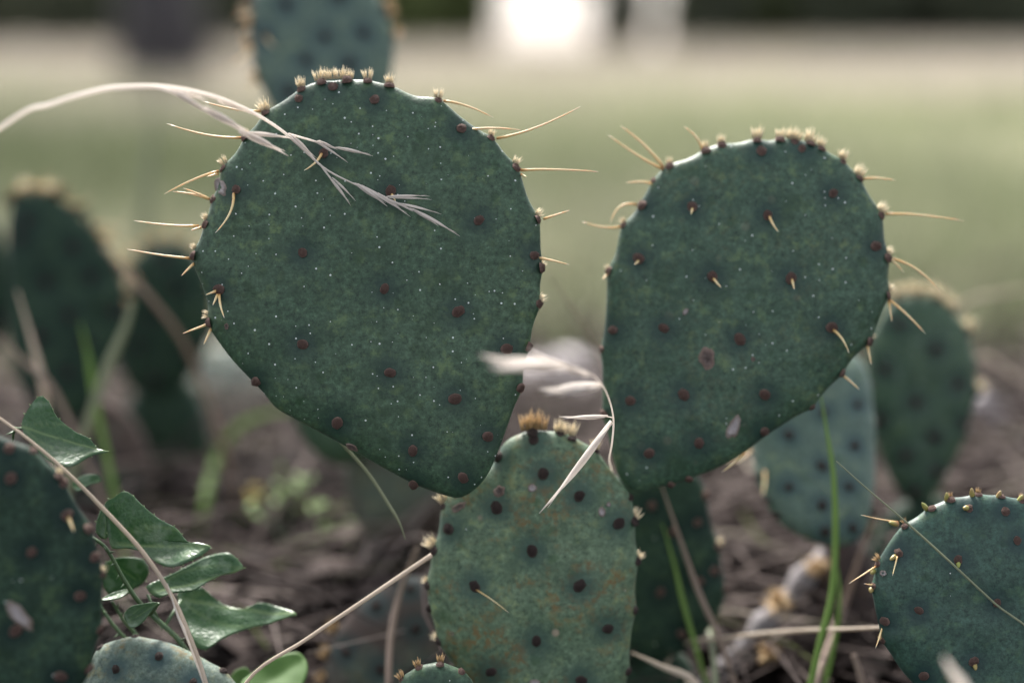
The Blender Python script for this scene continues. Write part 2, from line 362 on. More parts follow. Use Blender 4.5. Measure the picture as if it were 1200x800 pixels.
rng = np.random.default_rng(7)
def blades(name, n, xy, h, w, tint, mat, lean=0.5, lie=False):
    """grass as bent three-triangle blades; xy (n,2), h, w, tint arrays"""
    ang = rng.uniform(0, 2 * np.pi, n); la = rng.uniform(0, 2 * np.pi, n); le = rng.uniform(0.1, 1.0, n) * lean
    dx, dy = np.cos(ang) * w * 0.5, np.sin(ang) * w * 0.5
    lx, ly = np.cos(la) * le * h, np.sin(la) * le * h
    z0 = np.full(n, -0.004)
    V = np.empty((n, 5, 3)); x, y = xy[:, 0], xy[:, 1]
    V[:, 0] = np.stack([x - dx, y - dy, z0], 1); V[:, 1] = np.stack([x + dx, y + dy, z0], 1)
    mx, my, mz = x + lx * 0.35, y + ly * 0.35, h * 0.6 * np.sqrt(np.clip(1 - (le * 0.5) ** 2, 0.1, 1))
    V[:, 2] = np.stack([mx + dx * 0.7, my + dy * 0.7, mz], 1); V[:, 3] = np.stack([mx - dx * 0.7, my - dy * 0.7, mz], 1)
    V[:, 4] = np.stack([x + lx, y + ly, h * np.sqrt(np.clip(1 - le ** 2, 0.1, 1))], 1)
    i = np.arange(n)[:, None] * 5
    T = np.concatenate([i + np.array([[0, 1, 2]]), i + np.array([[0, 2, 3]]), i + np.array([[3, 2, 4]])], 0)
    me = mesh_np(name, V.reshape(-1, 3), T, {'tint': np.repeat(tint, 5)})
    return kind(link(name, me, mat), 'stuff')
def wedge(n, y0, y1, p=1.0, margin=0.5):
    y = y0 + (y1 - y0) * rng.uniform(0, 1, n) ** p
    x = rng.uniform(-1, 1, n) * (0.62 * y + margin)
    return np.stack([x, y], 1)
def nz(xy, s, o=0.0): return np.array([noise.noise((a * s, b * s, o)) for a, b in xy])
# green meadow, from the cactus bed outwards
xy = wedge(72000, 1.8, 11.5, 1.3)
keep = rng.uniform(0, 1, len(xy)) < np.clip((xy[:, 1] - 1.75) / 0.8 + 0.1 + 0.4 * nz(xy, 1.3), 0, 1)
xy = xy[keep]; n = len(xy)
tt = np.clip(0.42 + 0.55 * nz(xy, 0.55, 2.0) + rng.normal(0, 0.16, n) + np.clip((xy[:, 1] - 4.5) / 8, 0, 0.5), 0, 1)
blades('meadow_grass', n, xy, rng.uniform(0.05, 0.15, n) * (1 + 0.3 * nz(xy, 0.9, 5)), rng.uniform(0.004, 0.009, n) * (1 + xy[:, 1] / 9), tt, 'meadow', 0.85)
xy = wedge(50000, 8.0, 16.5, 1.1, 2.0); n = len(xy)
tt = np.clip(0.5 + 0.4 * nz(xy, 0.25, 3.0) + rng.normal(0, 0.2, n), 0, 1)
blades('dry_meadow_grass', n, xy, rng.uniform(0.05, 0.15, n), rng.uniform(0.010, 0.022, n), tt, 'dry_meadow', 0.7)

def litter(name, n, y0, y1, seed, leafy=False, arch=False):
    r = random.Random(seed); V = []; Fc = []; T = []
    for _ in range(n):
        y = y0 + (y1 - y0) * r.random() ** 1.15; x = r.uniform(-1, 1) * (0.46 * y + 0.12)
        z = ground_h(x, y); a = r.uniform(0, 2 * math.pi); b0 = len(V)
        d = noise.noise((x * 3, y * 3, 7.7))
        t = min(0.95, max(0.02, 0.46 + 0.40 * d + r.gauss(0, 0.24)))
        if leafy:
            L = r.uniform(0.012, 0.032); W = L * r.uniform(0.35, 0.6); tilt = r.uniform(-0.7, 0.7); cu = r.uniform(-0.6, 0.9)
            ca, sa = math.cos(a), math.sin(a); zz = z + r.uniform(0.003, 0.03)
            for u, v in ((-1, 0), (-0.35, -1), (-0.35, 1), (0.4, -0.8), (0.4, 0.8), (1, 0)):
                px, py = u * L, v * W
                V.append((x + ca * px - sa * py, y + sa * px + ca * py, zz + abs(v) * W * cu + px * tilt))
                T.append(max(0.02, t - 0.12))
            Fc += [(b0, b0 + 1, b0 + 2), (b0 + 1, b0 + 3, b0 + 4, b0 + 2), (b0 + 3, b0 + 5, b0 + 4)]
        else:
            if r.random() < 0.03: t = 1.0
            L = r.uniform(0.05, 0.26); W = r.uniform(0.0006, 0.0022)
            up = r.choice((0.02, 0.05, 0.1, 0.25, 0.6)) * r.uniform(0.3, 1.0) * min(1, max(0.25, (y - 0.95) / 0.3))
            if arch: L = r.uniform(0.12, 0.32); W = r.uniform(0.0007, 0.0022); up = r.uniform(0.25, 0.75); t = min(0.95, max(0.3, r.gauss(0.68, 0.18)))
            bend = r.uniform(-0.5, 0.5); P = []
            z1 = z + r.uniform(0.001, 0.03) * (1 + max(0, d) * 2.5)
            for k in range(5):
                q = k / 4; aa = a + bend * q
                P.append((x + math.cos(aa) * L * q * (1 - up * 0.4), y + math.sin(aa) * L * q * (1 - up * 0.4), z1 + L * up * (q - (0.75 if arch else 0.35) * q * q)))
            tube(P, [W, W, W * 0.9, W * 0.7, W * 0.3], 3, V=V, Fc=Fc, A=(A := []), B=[])
            T += [t] * (len(V) - b0)
    return kind(link(name, mesh(name, V, Fc, False, {'tint': T}), 'litter'), 'stuff')
litter('dead_grass_litter', 8000, 0.98, 2.25, 11)
litter('dead_leaf_litter', 3800, 0.95, 2.2, 12, True)

litter('arching_dead_grass', 1100, 1.02, 1.75, 13, arch=True)

def cloud_leaves(r, n, c, rad, size, shape=None):
    V = np.empty((n, 4, 3)); T = np.empty((n, 4))
    cl = [Vector((r.gauss(0, 0.5), r.gauss(0, 0.5), r.gauss(0, 0.5))) for _ in range(18)]
    for i in range(n):
        g = cl[i % 18]; p = Vector((g.x + r.gauss(0, 0.22), g.y + r.gauss(0, 0.22), g.z + r.gauss(0, 0.22)))
        if p.length > 1.05: p *= 1.05 / p.length * r.uniform(0.8, 1)
        P = Vector((c[0] + p.x * rad[0], c[1] + p.y * rad[1], c[2] + p.z * rad[2]))
        if P.z < 0.06: P.z = r.uniform(0.06, 0.25)
        u = Vector((r.gauss(0, 1), r.gauss(0, 1), r.gauss(0, 0.6))).normalized(); v = u.orthogonal().normalized()
        s = size * r.uniform(0.5, 1.3)
        V[i] = [P - u * s, P - v * s * 0.5, P + u * s, P + v * s * 0.5]
        T[i] = min(1, max(0, 0.5 + r.gauss(0, 0.22)))
    Q = np.arange(n * 4).reshape(n, 4)
    return V.reshape(-1, 3), Q, T.ravel()
def tree(px, dist, trunk_r, height, label, seed, leaves=1500, mat='foliage', crown_low=0.35, group='trees at the meadow edge'):
    dist *= 0.84; trunk_r *= 0.9; height *= 0.9
    r = random.Random(seed); x = (px - 600) / FPX * dist
    t = thing('tree', label, 'tree', (x, dist, 0), group)
    P = []; R = []
    for k in range(9):
        q = k / 8
        P.append((0.16 * trunk_r * math.sin(5 * q + seed) + 0.25 * q * math.sin(seed * 2.1), 0.2 * q * math.cos(seed * 1.3), -0.1 + q * height * 0.72))
        R.append(trunk_r * (1.35 if k == 0 else 1.0) * (1 - 0.62 * q))
    V, Fc, A, B = tube(P, R, 12)
    for k in range(6):
        z = height * r.uniform(0.38, 0.66); a = r.uniform(0, 6.28); L = height * r.uniform(0.18, 0.32)
        b0 = Vector((0, 0, z)); pts = [b0 + Vector((math.cos(a) * L * q, math.sin(a) * L * q, L * (0.7 * q - 0.1 * q * q))) for q in (0, 0.35, 0.7, 1)]
        tube(pts, [trunk_r * s for s in (0.4, 0.28, 0.18, 0.06)], 6, V=V, Fc=Fc, A=A, B=B)
    link('trunk', mesh('trunk', V, Fc), 'bark', t)
    V, Q, T = cloud_leaves(r, leaves, (0, 0, height * (0.5 + crown_low / 2)), (height * 0.36, height * 0.36, height * (0.5 - crown_low / 2)), 0.13)
    link('crown', mesh_np('crown', V, Q, {'tint': T}), mat, t)
def shrub(px, dist, rx, h, label, seed, mat='foliage', leaves=2200, group='shrubs at the meadow edge'):
    dist *= 0.52; rx *= 0.60; h *= 0.70
    r = random.Random(seed); x = (px - 600) / FPX * dist
    t = thing('shrub', label, 'shrub', (x, dist, 0), group)
    V, Q, T = cloud_leaves(r, leaves, (0, 0, h * 0.34), (rx, rx * 0.8, h * 0.50), 0.13)
    link('foliage', mesh_np('foliage', V, Q, {'tint': T}), mat, t)
    V, Fc, A, B = [], [], [], []
    for k in range(5):
        a = r.uniform(0, 6.28); pts = [Vector((math.cos(a) * rx * 0.5 * q + 0.03 * k, math.sin(a) * rx * 0.5 * q, h * 0.7 * q - 0.05)) for q in (0, 0.5, 1)]
        tube(pts, [0.03, 0.02, 0.006], 5, V=V, Fc=Fc, A=A, B=B)
    link('stem', mesh('stem', V, Fc), 'bark', t)

tree(201, 11.2, 0.28, 7.5, 'thick dark tree trunk standing alone out on the meadow', 3, 2600, crown_low=0.5, group=None)
EDGE = 'dark leafy tree in the blurred row along the far meadow edge'
for i, (px, d, tr, h) in enumerate([(-60, 36, 0.2, 8), (120, 40, 0.22, 9), (340, 38, 0.2, 8), (520, 41, 0.2, 8.5), (845, 42, 0.22, 9), (870, 37, 0.2, 8), (1000, 39, 0.22, 9), (1130, 36, 0.22, 8.5), (1260, 38, 0.2, 8)]):
    tree(px, d, tr, h, EDGE, 20 + i, 1500)
SHR = 'low dark shrub in the blurred thicket along the far meadow edge'
for i, (px, d, rx, h, mt) in enumerate([(-40, 33, 1.1, 1.9, 'foliage'), (95, 34, 0.75, 1.8, 'foliage'), (165, 35, 0.9, 2.0, 'foliage'), (300, 34, 0.75, 1.9, 'foliage'),
        (395, 35, 1.0, 2.2, 'foliage'), (462, 33, 0.75, 1.6, 'foliage_olive'), (540, 34, 0.55, 1.9, 'foliage_olive'), (724, 35, 0.45, 2.0, 'foliage'), (830, 33, 0.8, 1.8, 'foliage'),
        (905, 34, 0.8, 2.1, 'foliage_olive'), (975, 33, 0.9, 1.9, 'foliage'), (1060, 34, 0.9, 2.2, 'foliage'), (1140, 33, 0.9, 1.9, 'foliage'), (1235, 34, 1.0, 2.1, 'foliage'),
        (20, 41, 0.8, 2.4, 'foliage'), (140, 42, 1.0, 2.4, 'foliage'), (350, 42, 1.2, 2.4, 'foliage'), (440, 41, 0.9, 2.2, 'foliage'), (548, 42, 0.7, 2.4, 'foliage'), (728, 42, 0.55, 2.4, 'foliage'), (850, 41, 1.1, 2.4, 'foliage'),
        (940, 42, 1.1, 2.4, 'foliage'), (1020, 41, 1.1, 2.4, 'foliage'), (1100, 42, 1.1, 2.4, 'foliage'), (1190, 41, 1.1, 2.4, 'foliage'),
        (-5, 36, 0.8, 2.2, 'foliage'), (275, 37, 0.55, 2.2, 'foliage'), (425, 38, 1.0, 2.4, 'foliage_olive'), (505, 39, 0.8, 2.4, 'foliage_olive'), (718, 37, 0.45, 2.2, 'foliage'), (818, 36, 0.5, 2.2, 'foliage'), (868, 37, 0.8, 2.3, 'foliage'), (1180, 37, 0.9, 2.3, 'foliage')] + [(q, 35 + 4 * (k % 2), 1.9, 2.6, 'foliage') for k, q in enumerate((-620, -500, -390, -280, -180, -95, 1290, 1380, 1480, 1590, 1700, 1810))]):
    shrub(px, d, rx, h, SHR, 50 + i, mt)

YNG = 'added young tree whose low crown shapes a bright gap in the far thicket'
def added_gap_tree(px, dist, rx, z0, z1, seed):  # crown added above the view, blocks sky so the bright gaps stay small
    r = random.Random(seed); x = (px - 600) / FPX * dist
    t = thing('added_gap_tree', YNG, 'tree', (x, dist, 0), 'added young trees shaping the bright gaps')
    V, Q, T = cloud_leaves(r, 1500, (0, 0, (z0 + z1) / 2), (rx, rx, (z1 - z0) / 2), 0.11)
    V[:, 2] = np.maximum(V[:, 2], z0 - 0.05 + 0.2 * np.abs(np.sin(V[:, 0] * 9 + seed)))
    link('crown', mesh_np('crown', V, Q, {'tint': T}), 'foliage', t)
    P = [(0.45 * rx * math.sin(q * 2 + seed), 0, z1 * 0.8 * q - 0.05) for q in (0, 0.3, 0.6, 1)]
    V, Fc, A, B = tube(P, [0.035, 0.03, 0.022, 0.01], 7); link('trunk', mesh('trunk', V, Fc), 'bark', t)
for i, a in enumerate([(612, 25, 0.55, 0.80, 2.6), (672, 26, 0.60, 0.74, 2.6), (772, 25, 0.42, 0.85, 2.4), (500, 26, 0.5, 0.72, 2.4), (247, 25, 0.45, 0.70, 2.4), (48, 25, 0.45, 0.66, 2.4)]):
    added_gap_tree(*a, 400 + i)

# ------------------------------------------------------------------ prickly pear pads
AREOLE = []
for v in range(5):
    r = random.Random(100 + v); V = [(0, 0, 0.62)]; Fc = []; ns, nr = 12, 4
    for j in range(1, nr + 1):
        q = j / nr * math.pi * 0.56
        for k in range(ns):
            a = 2 * math.pi * k / ns; s = 1 + r.uniform(-0.09, 0.09)
            V.append((math.sin(q) * math.cos(a) * s * 0.90, math.sin(q) * math.sin(a) * s * 1.12, math.cos(q) * 0.62 * s - 0.02 + r.uniform(-0.12, 0.12) * (j < nr)))
    for k in range(ns):
        Fc.append((0, 1 + k, 1 + (k + 1) % ns))
        for j in range(nr - 1):
            a0 = 1 + j * ns; Fc.append((a0 + k, a0 + ns + k, a0 + ns + (k + 1) % ns, a0 + (k + 1) % ns))
    rim = [0.0] + [[0.0, 0.08, 0.75, 1.0][j] * r.uniform(0.55, 1.0) for j in range(nr) for k in range(ns)]
    AREOLE.append((V, Fc, rim))
AMESH = {}
def areole_mesh(v, mat):
    if (v, mat) not in AMESH:
        me = mesh('areole', AREOLE[v][0], AREOLE[v][1], True, {'rim': AREOLE[v][2]}); me.materials.append(MATS[mat]); AMESH[(v, mat)] = me
    return AMESH[(v, mat)]
TUFT = []
for v in range(5):       # a fan of short bristles standing along +Y (outward from the rim), unit size about 1
    r = random.Random(300 + v); V = []; Fc = []; A = []; B = []
    for k in range(38):
        x = r.uniform(-0.95, 0.95); z = r.uniform(-0.5, 0.5); L = r.uniform(1.1, 2.7) * (1 - 0.25 * abs(x))
        d = Vector((x * 0.24 + r.gauss(0, 0.10), 1, z * 0.35 + r.gauss(0, 0.12))).normalized()
        p = Vector((x * 0.75, 0.0, z * 0.75))
        tube([p, p + d * L * 0.6, p + d * L], [0.085, 0.065, 0.010], 3, V=V, Fc=Fc, A=A, B=B)
    TUFT.append((V, Fc))
TMESH = {}
def tuft_mesh(v, mat):
    if (v, mat) not in TMESH:
        me = mesh('glochid_tuft', *TUFT[v]); me.materials.append(MATS[mat]); TMESH[(v, mat)] = me
    return TMESH[(v, mat)]

class Pad:
    def __init__(s, root, outline, depth, mat, yaw=0, pitch=0, T=0.022, areoles=(), edges=(), auto=0, auto_edge=0, seed=1, hi=False,
                 amat='areole', asize=0.0027, label=None, k=5.0, warp=0.0012):
        s.root = root; s.rnd = random.Random(seed); s.asize = asize; s.amat = amat; s.T = T; s.k = k; s.seed = seed; s.warp = warp
        o = np.array(outline, float); c = (o.min(0) + o.max(0)) / 2
        s.C = at(c[0], c[1], depth)
        q = Matrix.Rotation(math.radians(yaw), 3, CU) @ Matrix.Rotation(math.radians(pitch), 3, CR)
        s.ex = q @ CR; s.ey = q @ CU; s.en = q @ (-CF)
        s.M = Matrix((s.ex, s.ey, s.en)).transposed()
        loc = np.array([s.uv(*p) for p in outline])
        dense = np.array(catmull(loc, 10, True))
        th = np.arctan2(dense[:, 1], dense[:, 0]); rr = np.hypot(dense[:, 0], dense[:, 1])
        i = np.argsort(th); th, rr = th[i], rr[i]
        s.th = np.concatenate([th - 2 * np.pi, th, th + 2 * np.pi]); s.rr = np.concatenate([rr] * 3)
        s.A = [s.uv(*p) for p in areoles]
        s.E = [s.uv(*p) for p in edges]
        if auto: s.auto(auto)
        if auto_edge:
            for j in range(auto_edge):
                a = 2 * math.pi * (j + s.rnd.uniform(-0.25, 0.25)) / auto_edge
                if -2.1 < a - 2 * math.pi * round(a / (2 * math.pi)) < -1.05: continue
                R = s.R(a); s.E.append((math.cos(a) * R, math.sin(a) * R))
        s.build(mat, hi, label)
    def uv(s, px, py):
        r = ray(px, py); t = (s.C - CP).dot(s.en) / r.dot(s.en); P = CP + r * t - s.C
        return (P.dot(s.ex), P.dot(s.ey))
    def R(s, a): return float(np.interp(a, s.th, s.rr))
    def auto(s, sp):
        n = 14
        for j in range(-n, n + 1):
            for i in range(-n, n + 1):
                u = (i + 0.5 * (j % 2)) * sp * 1.15 + s.rnd.gauss(0, sp * 0.1); v = j * sp * 0.72 + s.rnd.gauss(0, sp * 0.1)
                if math.hypot(u, v) < 0.88 * s.R(math.atan2(v, u)): s.A.append((u, v))
    def surf(s, u, v):
        a = math.atan2(v, u); r = min(0.999, math.hypot(u, v) / s.R(a))
        return 0.5 * s.T * (1 - r ** s.k) ** 0.5 * (0.9 + 0.1 * (1 - r * r)) + s.bulge(u, v) * (1 - r ** 6)
    def bulge(s, u, v):
        return s.warp * noise.noise((u * 26 + s.seed, v * 26, s.seed * 1.7)) + s.warp * 0.6 * noise.noise((u * 60, v * 60 + s.seed, 3.3))
    def build(s, mat, hi, label):
        ns, nr = (220, 44) if hi else (110, 20)
        pts = [p for p in s.A] ; E = s.E
        sig = s.asize * 1.5; hs = s.asize * 1.9
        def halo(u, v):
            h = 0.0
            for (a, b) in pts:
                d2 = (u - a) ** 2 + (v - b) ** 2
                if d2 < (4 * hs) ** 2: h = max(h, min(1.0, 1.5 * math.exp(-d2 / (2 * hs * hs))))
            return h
        V = []; H = []; Fc = []
        ang = [2 * math.pi * i / ns for i in range(ns)]
        def outer(a):
            R = s.R(a); u, v = math.cos(a) * R, math.sin(a) * R
            for (p, q) in E:
                d2 = (u - p) ** 2 + (v - q) ** 2
                if d2 < (5 * sig) ** 2: R += s.asize * 0.45 * math.exp(-d2 / (2 * sig * sig))
            return R
        RR = [outer(a) for a in ang]
        rs = [math.sin(math.pi / 2 * (j / nr) ** 0.8) for j in range(1, nr)]
        def add(u, v, w, h): V.append((u, v, w)); H.append(h); return len(V) - 1
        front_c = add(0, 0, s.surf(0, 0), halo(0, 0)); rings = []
        for side in (1, -1):
            rg = []
            for r in rs:
                row = []
                for a, R0 in zip(ang, RR):
                    u, v = math.cos(a) * R0 * r, math.sin(a) * R0 * r
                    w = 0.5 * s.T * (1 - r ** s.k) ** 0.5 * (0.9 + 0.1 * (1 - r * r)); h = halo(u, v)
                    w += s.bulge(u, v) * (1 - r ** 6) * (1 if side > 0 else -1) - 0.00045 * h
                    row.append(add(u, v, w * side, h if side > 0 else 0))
                rg.append(row)
            rings.append(rg)
        rim = [add(math.cos(a) * R0, math.sin(a) * R0, 0, 0) for a, R0 in zip(ang, RR)]
        back_c = add(0, 0, -s.T * 0.5, 0)
        for side, rg in enumerate(rings):
            c = front_c if side == 0 else back_c; rows = rg + [rim]
            for i in range(ns):
                i2 = (i + 1) % ns
                f = (c, rows[0][i], rows[0][i2]); Fc.append(f if side == 0 else f[::-1])
                for j in range(len(rows) - 1):
                    f = (rows[j][i], rows[j + 1][i], rows[j + 1][i2], rows[j][i2]); Fc.append(f if side == 0 else f[::-1])
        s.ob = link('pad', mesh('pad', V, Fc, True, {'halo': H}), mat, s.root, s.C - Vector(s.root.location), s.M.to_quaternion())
        if label: s.ob['label'] = label
        for (u, v) in s.A: s.areole(u, v, False)
        for (u, v) in E: s.areole(u, v, True)
    def normal(s, u, v):
        e = 0.0015; wx = (s.surf(u + e, v) - s.surf(u - e, v)) / (2 * e); wy = (s.surf(u, v + e) - s.surf(u, v - e)) / (2 * e)
        return Vector((-wx, -wy, 1)).normalized()
    def areole(s, u, v, edge):
        r = s.rnd
        if edge:
            a = math.atan2(v, u); R = s.R(a); rr = math.hypot(u, v)
            q = R + s.asize * 0.12
            n = Vector((math.cos(a), math.sin(a), r.uniform(0.0, 0.55))).normalized(); p = Vector((math.cos(a) * q, math.sin(a) * q, r.uniform(0.0, 0.14) * s.T))
        else:
            n = s.normal(u, v); p = Vector((u, v, s.surf(u, v) - 0.0005))
            a = math.atan2(v, u); k = 0.25 * min(1, math.hypot(u, v) / s.R(a)); n = (n + Vector((math.cos(a) * k, math.sin(a) * k + 0.15, 0))).normalized()
        q = n.to_track_quat('Z', 'Y'); sc = s.asize * r.uniform(0.86, 1.1)
        o = link('areole', areole_mesh(r.randrange(5), s.amat), None, s.ob, p, q); o.scale = (sc, sc, sc * r.uniform(0.9, 1.25))
    def tuft(s, px, py, size=1.0, turn=0.0, mat='glochid', px_is_uv=False):
        u, v = (px, py) if px_is_uv else s.uv(px, py)
        a = math.atan2(v, u) + turn; R = s.R(a); u, v = math.cos(a) * R, math.sin(a) * R
        n = Vector((math.cos(a), math.sin(a) + 0.55, 0.1)).normalized(); up = s.asize * 0.45
        q = n.to_track_quat('Y', 'Z'); sc = s.asize * 0.92 * size
        o = link('glochid_tuft', tuft_mesh(s.rnd.randrange(5), mat), None, s.ob, Vector((u, v + up, 0.0008)) + n * s.asize * 0.15, q); o.scale = (sc, sc, sc)
    def spine(s, bx, by, tx, ty, bow=0.0, dz=0.004, w=0.80, front=None, mat='spine'):
        """from pixel base to pixel tip, bow = sideways sag as a fraction of the length, dz = how far the tip stands off the pad face"""
        b = s.uv(bx, by); t = s.uv(tx, ty)
        inside = math.hypot(*b) < 0.93 * s.R(math.atan2(b[1], b[0]))
        w0 = (s.surf(*b) + s.asize * 0.35) if inside else 0.0015
        B0 = Vector((b[0], b[1], w0)); T0 = Vector((t[0], t[1], w0 + dz)); L = T0 - B0
        side = Vector((-L.y, L.x, 0)); P = []; R = []
        for k in range(9):
            q = k / 8
            P.append(B0 + L * q + side * (bow * 4 * q * (1 - q)) * (1 - 0.3 * q)); R.append(w * 0.001 * (1.0 - 0.72 * q ** 1.4) if k < 8 else w * 0.00012)
        V, Fc, A, B = tube(P, R, 6)
        return link('spine', mesh('spine', V, Fc, True, {'along': A}), mat, s.ob)
    def patch(s, px, py, rx, ry, ang=0, name='scar', mat='scar', h=0.0007):
        """a raised corky scar: an irregular low dome on the skin"""
        u0, v0 = s.uv(px, py); V = []; Fc = []; mid = []; ns, nr = 18, 4; sc = 0.85 / FPX; ca, sa = math.cos(ang), math.sin(ang)
        for j in range(nr + 1):
            for k in range(ns):
                q = 2 * math.pi * k / ns; f = j / nr * (1 + 0.35 * noise.noise((math.cos(q) * 1.3 + px, math.sin(q) * 1.3, py)) + 0.2 * noise.noise((math.cos(q) * 3.7 + px, math.sin(q) * 3.7, py)))
                x, y = math.cos(q) * rx * f * sc, math.sin(q) * ry * f * sc; u, v = u0 + ca * x - sa * y, v0 + sa * x + ca * y
                pr = (0.1 if j == 0 else 0.35 if j == 1 else 0.8 if j == 2 else 1.0 if j == 3 else -0.4) + 0.25 * s.rnd.uniform(-1, 1)
                V.append((u, v, s.surf(u, v) + h * pr)); mid.append((1.0, 1.0, 0.75, 0.25, 0.0)[j] * s.rnd.uniform(0.7, 1.0))
        for j in range(nr):
            for k in range(ns):
                k2 = (k + 1) % ns; Fc.append((j * ns + k, (j + 1) * ns + k, (j + 1) * ns + k2, j * ns + k2))
        link(name, mesh(name, V, Fc, True, {'mid': mid}), mat, s.ob)

def ellipse(cx, cy, rx, ry, rot=0, n=16, taper=0.0):
    """pad outline in pixels: an ellipse narrowed towards its foot"""
    P = []
    for k in range(n):
        a = 2 * math.pi * k / n; x, y = math.cos(a) * rx, math.sin(a) * ry
        x *= 1 - taper * (y / ry + 1) / 2
        c, s = math.cos(math.radians(rot)), math.sin(math.radians(rot)); P.append((cx + c * x - s * y, cy + s * x + c * y))
    return P
def cactus(label, px, d, group=None):
    p = at(px, 700, d); return thing('prickly_pear', label, 'cactus', (p.x, p.y, 0), group)

# --- the plant in focus: two broad pads on a rust-flecked lower pad
C1 = cactus('prickly pear in sharp focus, two broad green pads growing from one rust-flecked lower pad', 630, 0.89)
center_outline = [(576, 545), (590, 520), (608, 510), (640, 507), (672, 516), (696, 529), (720, 556), (737, 584), (742, 612), (745, 650), (744, 690), (740, 736), (735, 780), (725, 830),
                  (700, 880), (655, 905), (610, 890), (575, 850), (548, 805), (530, 776), (516, 750), (508, 720), (503, 688), (506, 660), (513, 632), (519, 600), (535, 565), (556, 550)]
PC = Pad(C1, center_outline, 0.884, 'pad_rusty', yaw=0, pitch=2, T=0.030, seed=5, hi=True, amat='areole_dark', asize=0.0034, k=4,
         areoles=[(636, 552), (582, 591), (678, 577), (724, 610), (526, 617), (623, 640), (557, 681), (678, 680), (628, 744), (711, 731), (576, 780), (680, 790), (584, 534), (640, 840), (625, 514)],
         edges=[(522, 594), (506, 642), (499, 684), (508, 711), (514, 750), (698, 527), (739, 580), (745, 608), (747, 656), (744, 714), (733, 784), (624, 508), (656, 508), (670, 512)],
         label='blue-green lower pad flecked with rust and pale spots')
main_outline = [(243, 262), (248, 243), (256, 222), (262, 200), (284, 170), (306, 141), (326, 123), (350, 108), (370, 99.5), (392, 97), (415, 96.5), (437, 98), (465, 105), (486, 112.5),
                (505, 116), (523, 124), (541, 138), (560, 152), (581, 169), (599, 190), (610, 208), (618, 230), (626, 250), (632, 270), (633.5, 295), (633, 320), (631.5, 345), (629, 365),
                (624, 383), (619, 402), (614, 430), (609, 455), (602, 478), (593, 504), (584, 528), (573, 553), (559, 571), (539, 583), (518, 579), (490, 569), (462, 555), (430, 537),
                (402, 521), (376, 507), (350, 493), (324, 478), (306, 457), (280, 430), (264, 411), (251, 391), (246, 372), (243, 353), (235, 330), (229, 313), (230, 294), (237, 276)]
PM = Pad(C1, main_outline, 0.852, 'pad_main', yaw=0, pitch=-2.0, T=0.023, seed=1, hi=True, asize=0.0031,
         areoles=[(351, 117), (440, 119), (382, 182), (279.5, 224), (459.5, 227), (562, 260), (357.5, 298), (452.5, 340), (538, 366), (259, 340), (357.5, 404), (459, 437), (534, 467), (594, 409),
                  (397, 495), (485, 527), (543, 559), (572, 511), (301, 447), (541, 152), (626, 300), (391, 103), (485, 567)],
         edges=[(237.5, 262), (227, 300), (245, 378), (352, 101), (377, 96), (407, 94), (431, 95), (457, 98), (310, 131), (289, 162), (260, 196), (248, 232), (514, 117), (577, 161), (605, 197),
                (632, 257), (635, 314), (634, 356), (619, 406), (611, 455)],
         label='large rounded green pad with a dry grass seed head lying across it')
right_outline = [(712, 330), (716, 315), (721, 298), (728, 272), (745, 247), (757, 227), (775, 203), (795, 191), (820, 181), (840, 173), (860, 169), (880, 166), (900, 167), (918, 166), (950, 171),
                 (966, 179), (983, 188), (1000, 204), (1013, 221), (1026, 242), (1034, 263), (1037, 285), (1040, 310), (1040, 335), (1036, 358), (1022, 392), (1012, 406), (991, 429), (970, 455), (949, 476), (926, 492),
                 (900, 509), (872, 530), (840, 549), (808, 559), (772, 570), (752, 577), (737, 572), (724, 556), (716, 525), (710, 497), (707, 470), (706, 440), (707, 402), (710, 365)]
PR = Pad(C1, right_outline, 0.886, 'pad_right', yaw=-3, pitch=-1.0, T=0.023, seed=2, hi=True, asize=0.0031,
         areoles=[(891, 178), (939, 175), (810, 244), (897, 254), (974, 228), (748, 304), (833, 325), (924, 327), (752, 241), (1025, 289), (718, 387), (777, 385), (865, 398), (972, 384), (800, 462),
                  (738, 469), (894, 462), (895, 505), (818, 518), (760, 530)],
         edges=[(785, 196), (827, 179), (845, 168), (887, 163), (914, 164), (931, 166), (950, 169), (962, 175), (769, 215), (729, 263), (713, 317), (987, 191), (1007, 209), (1034, 251), (1042, 302),
                (1041, 346), (1017, 400), (984, 436), (951, 477), (704, 410), (708, 484), (786, 566), (806, 562)],
         label='tilted broad green pad with two corky scars')
for b in [(352, 101, 1), (374, 96, 1.15), (384, 97, 1.0), (391, 101, 1), (400, 95, 1.1), (410, 94, 0.9), (431, 94, 1), (457, 97, 0.9), (310, 131, 1.2), (289, 160, 0.6), (261, 193, 0.8), (239, 258, 0.7), (229, 294, 0.6), (247, 373, 0.7),
          (514, 115, 0.9), (577, 160, 0.7), (605, 194, 0.8), (633, 255, 0.8), (636, 314, 0.6), (635, 355, 0.8)]:
    PM.tuft(*b)
for b in [(785, 194, 0.7), (827, 178, 0.8), (845, 166, 0.9), (887, 161, 1.2), (914, 162, 1.0), (927, 163, 1.1), (934, 164, 1.1), (950, 166, 1.3), (962, 173, 1), (987, 189, 1), (1007, 207, 1.2), (1034, 249, 1.1), (1042, 299, 0.8), (1042, 343, 0.8),
          (729, 262, 0.6), (712, 318, 0.6), (1017, 398, 0.6)]:
    PR.tuft(*b)
for b in [(618, 507, 1.5), (625, 506, 1.6), (633, 506, 1.5), (656, 507, 1.2), (668, 510, 1.3), (522, 592, 1.1), (505, 641, 1.2), (498, 684, 0.7), (745, 608, 1.0), (698, 526, 0.9), (747, 656, 0.8), (513, 750, 0.8)]:
    PC.tuft(*b, mat='glochid_brown' if b[2] > 1.4 else 'glochid')
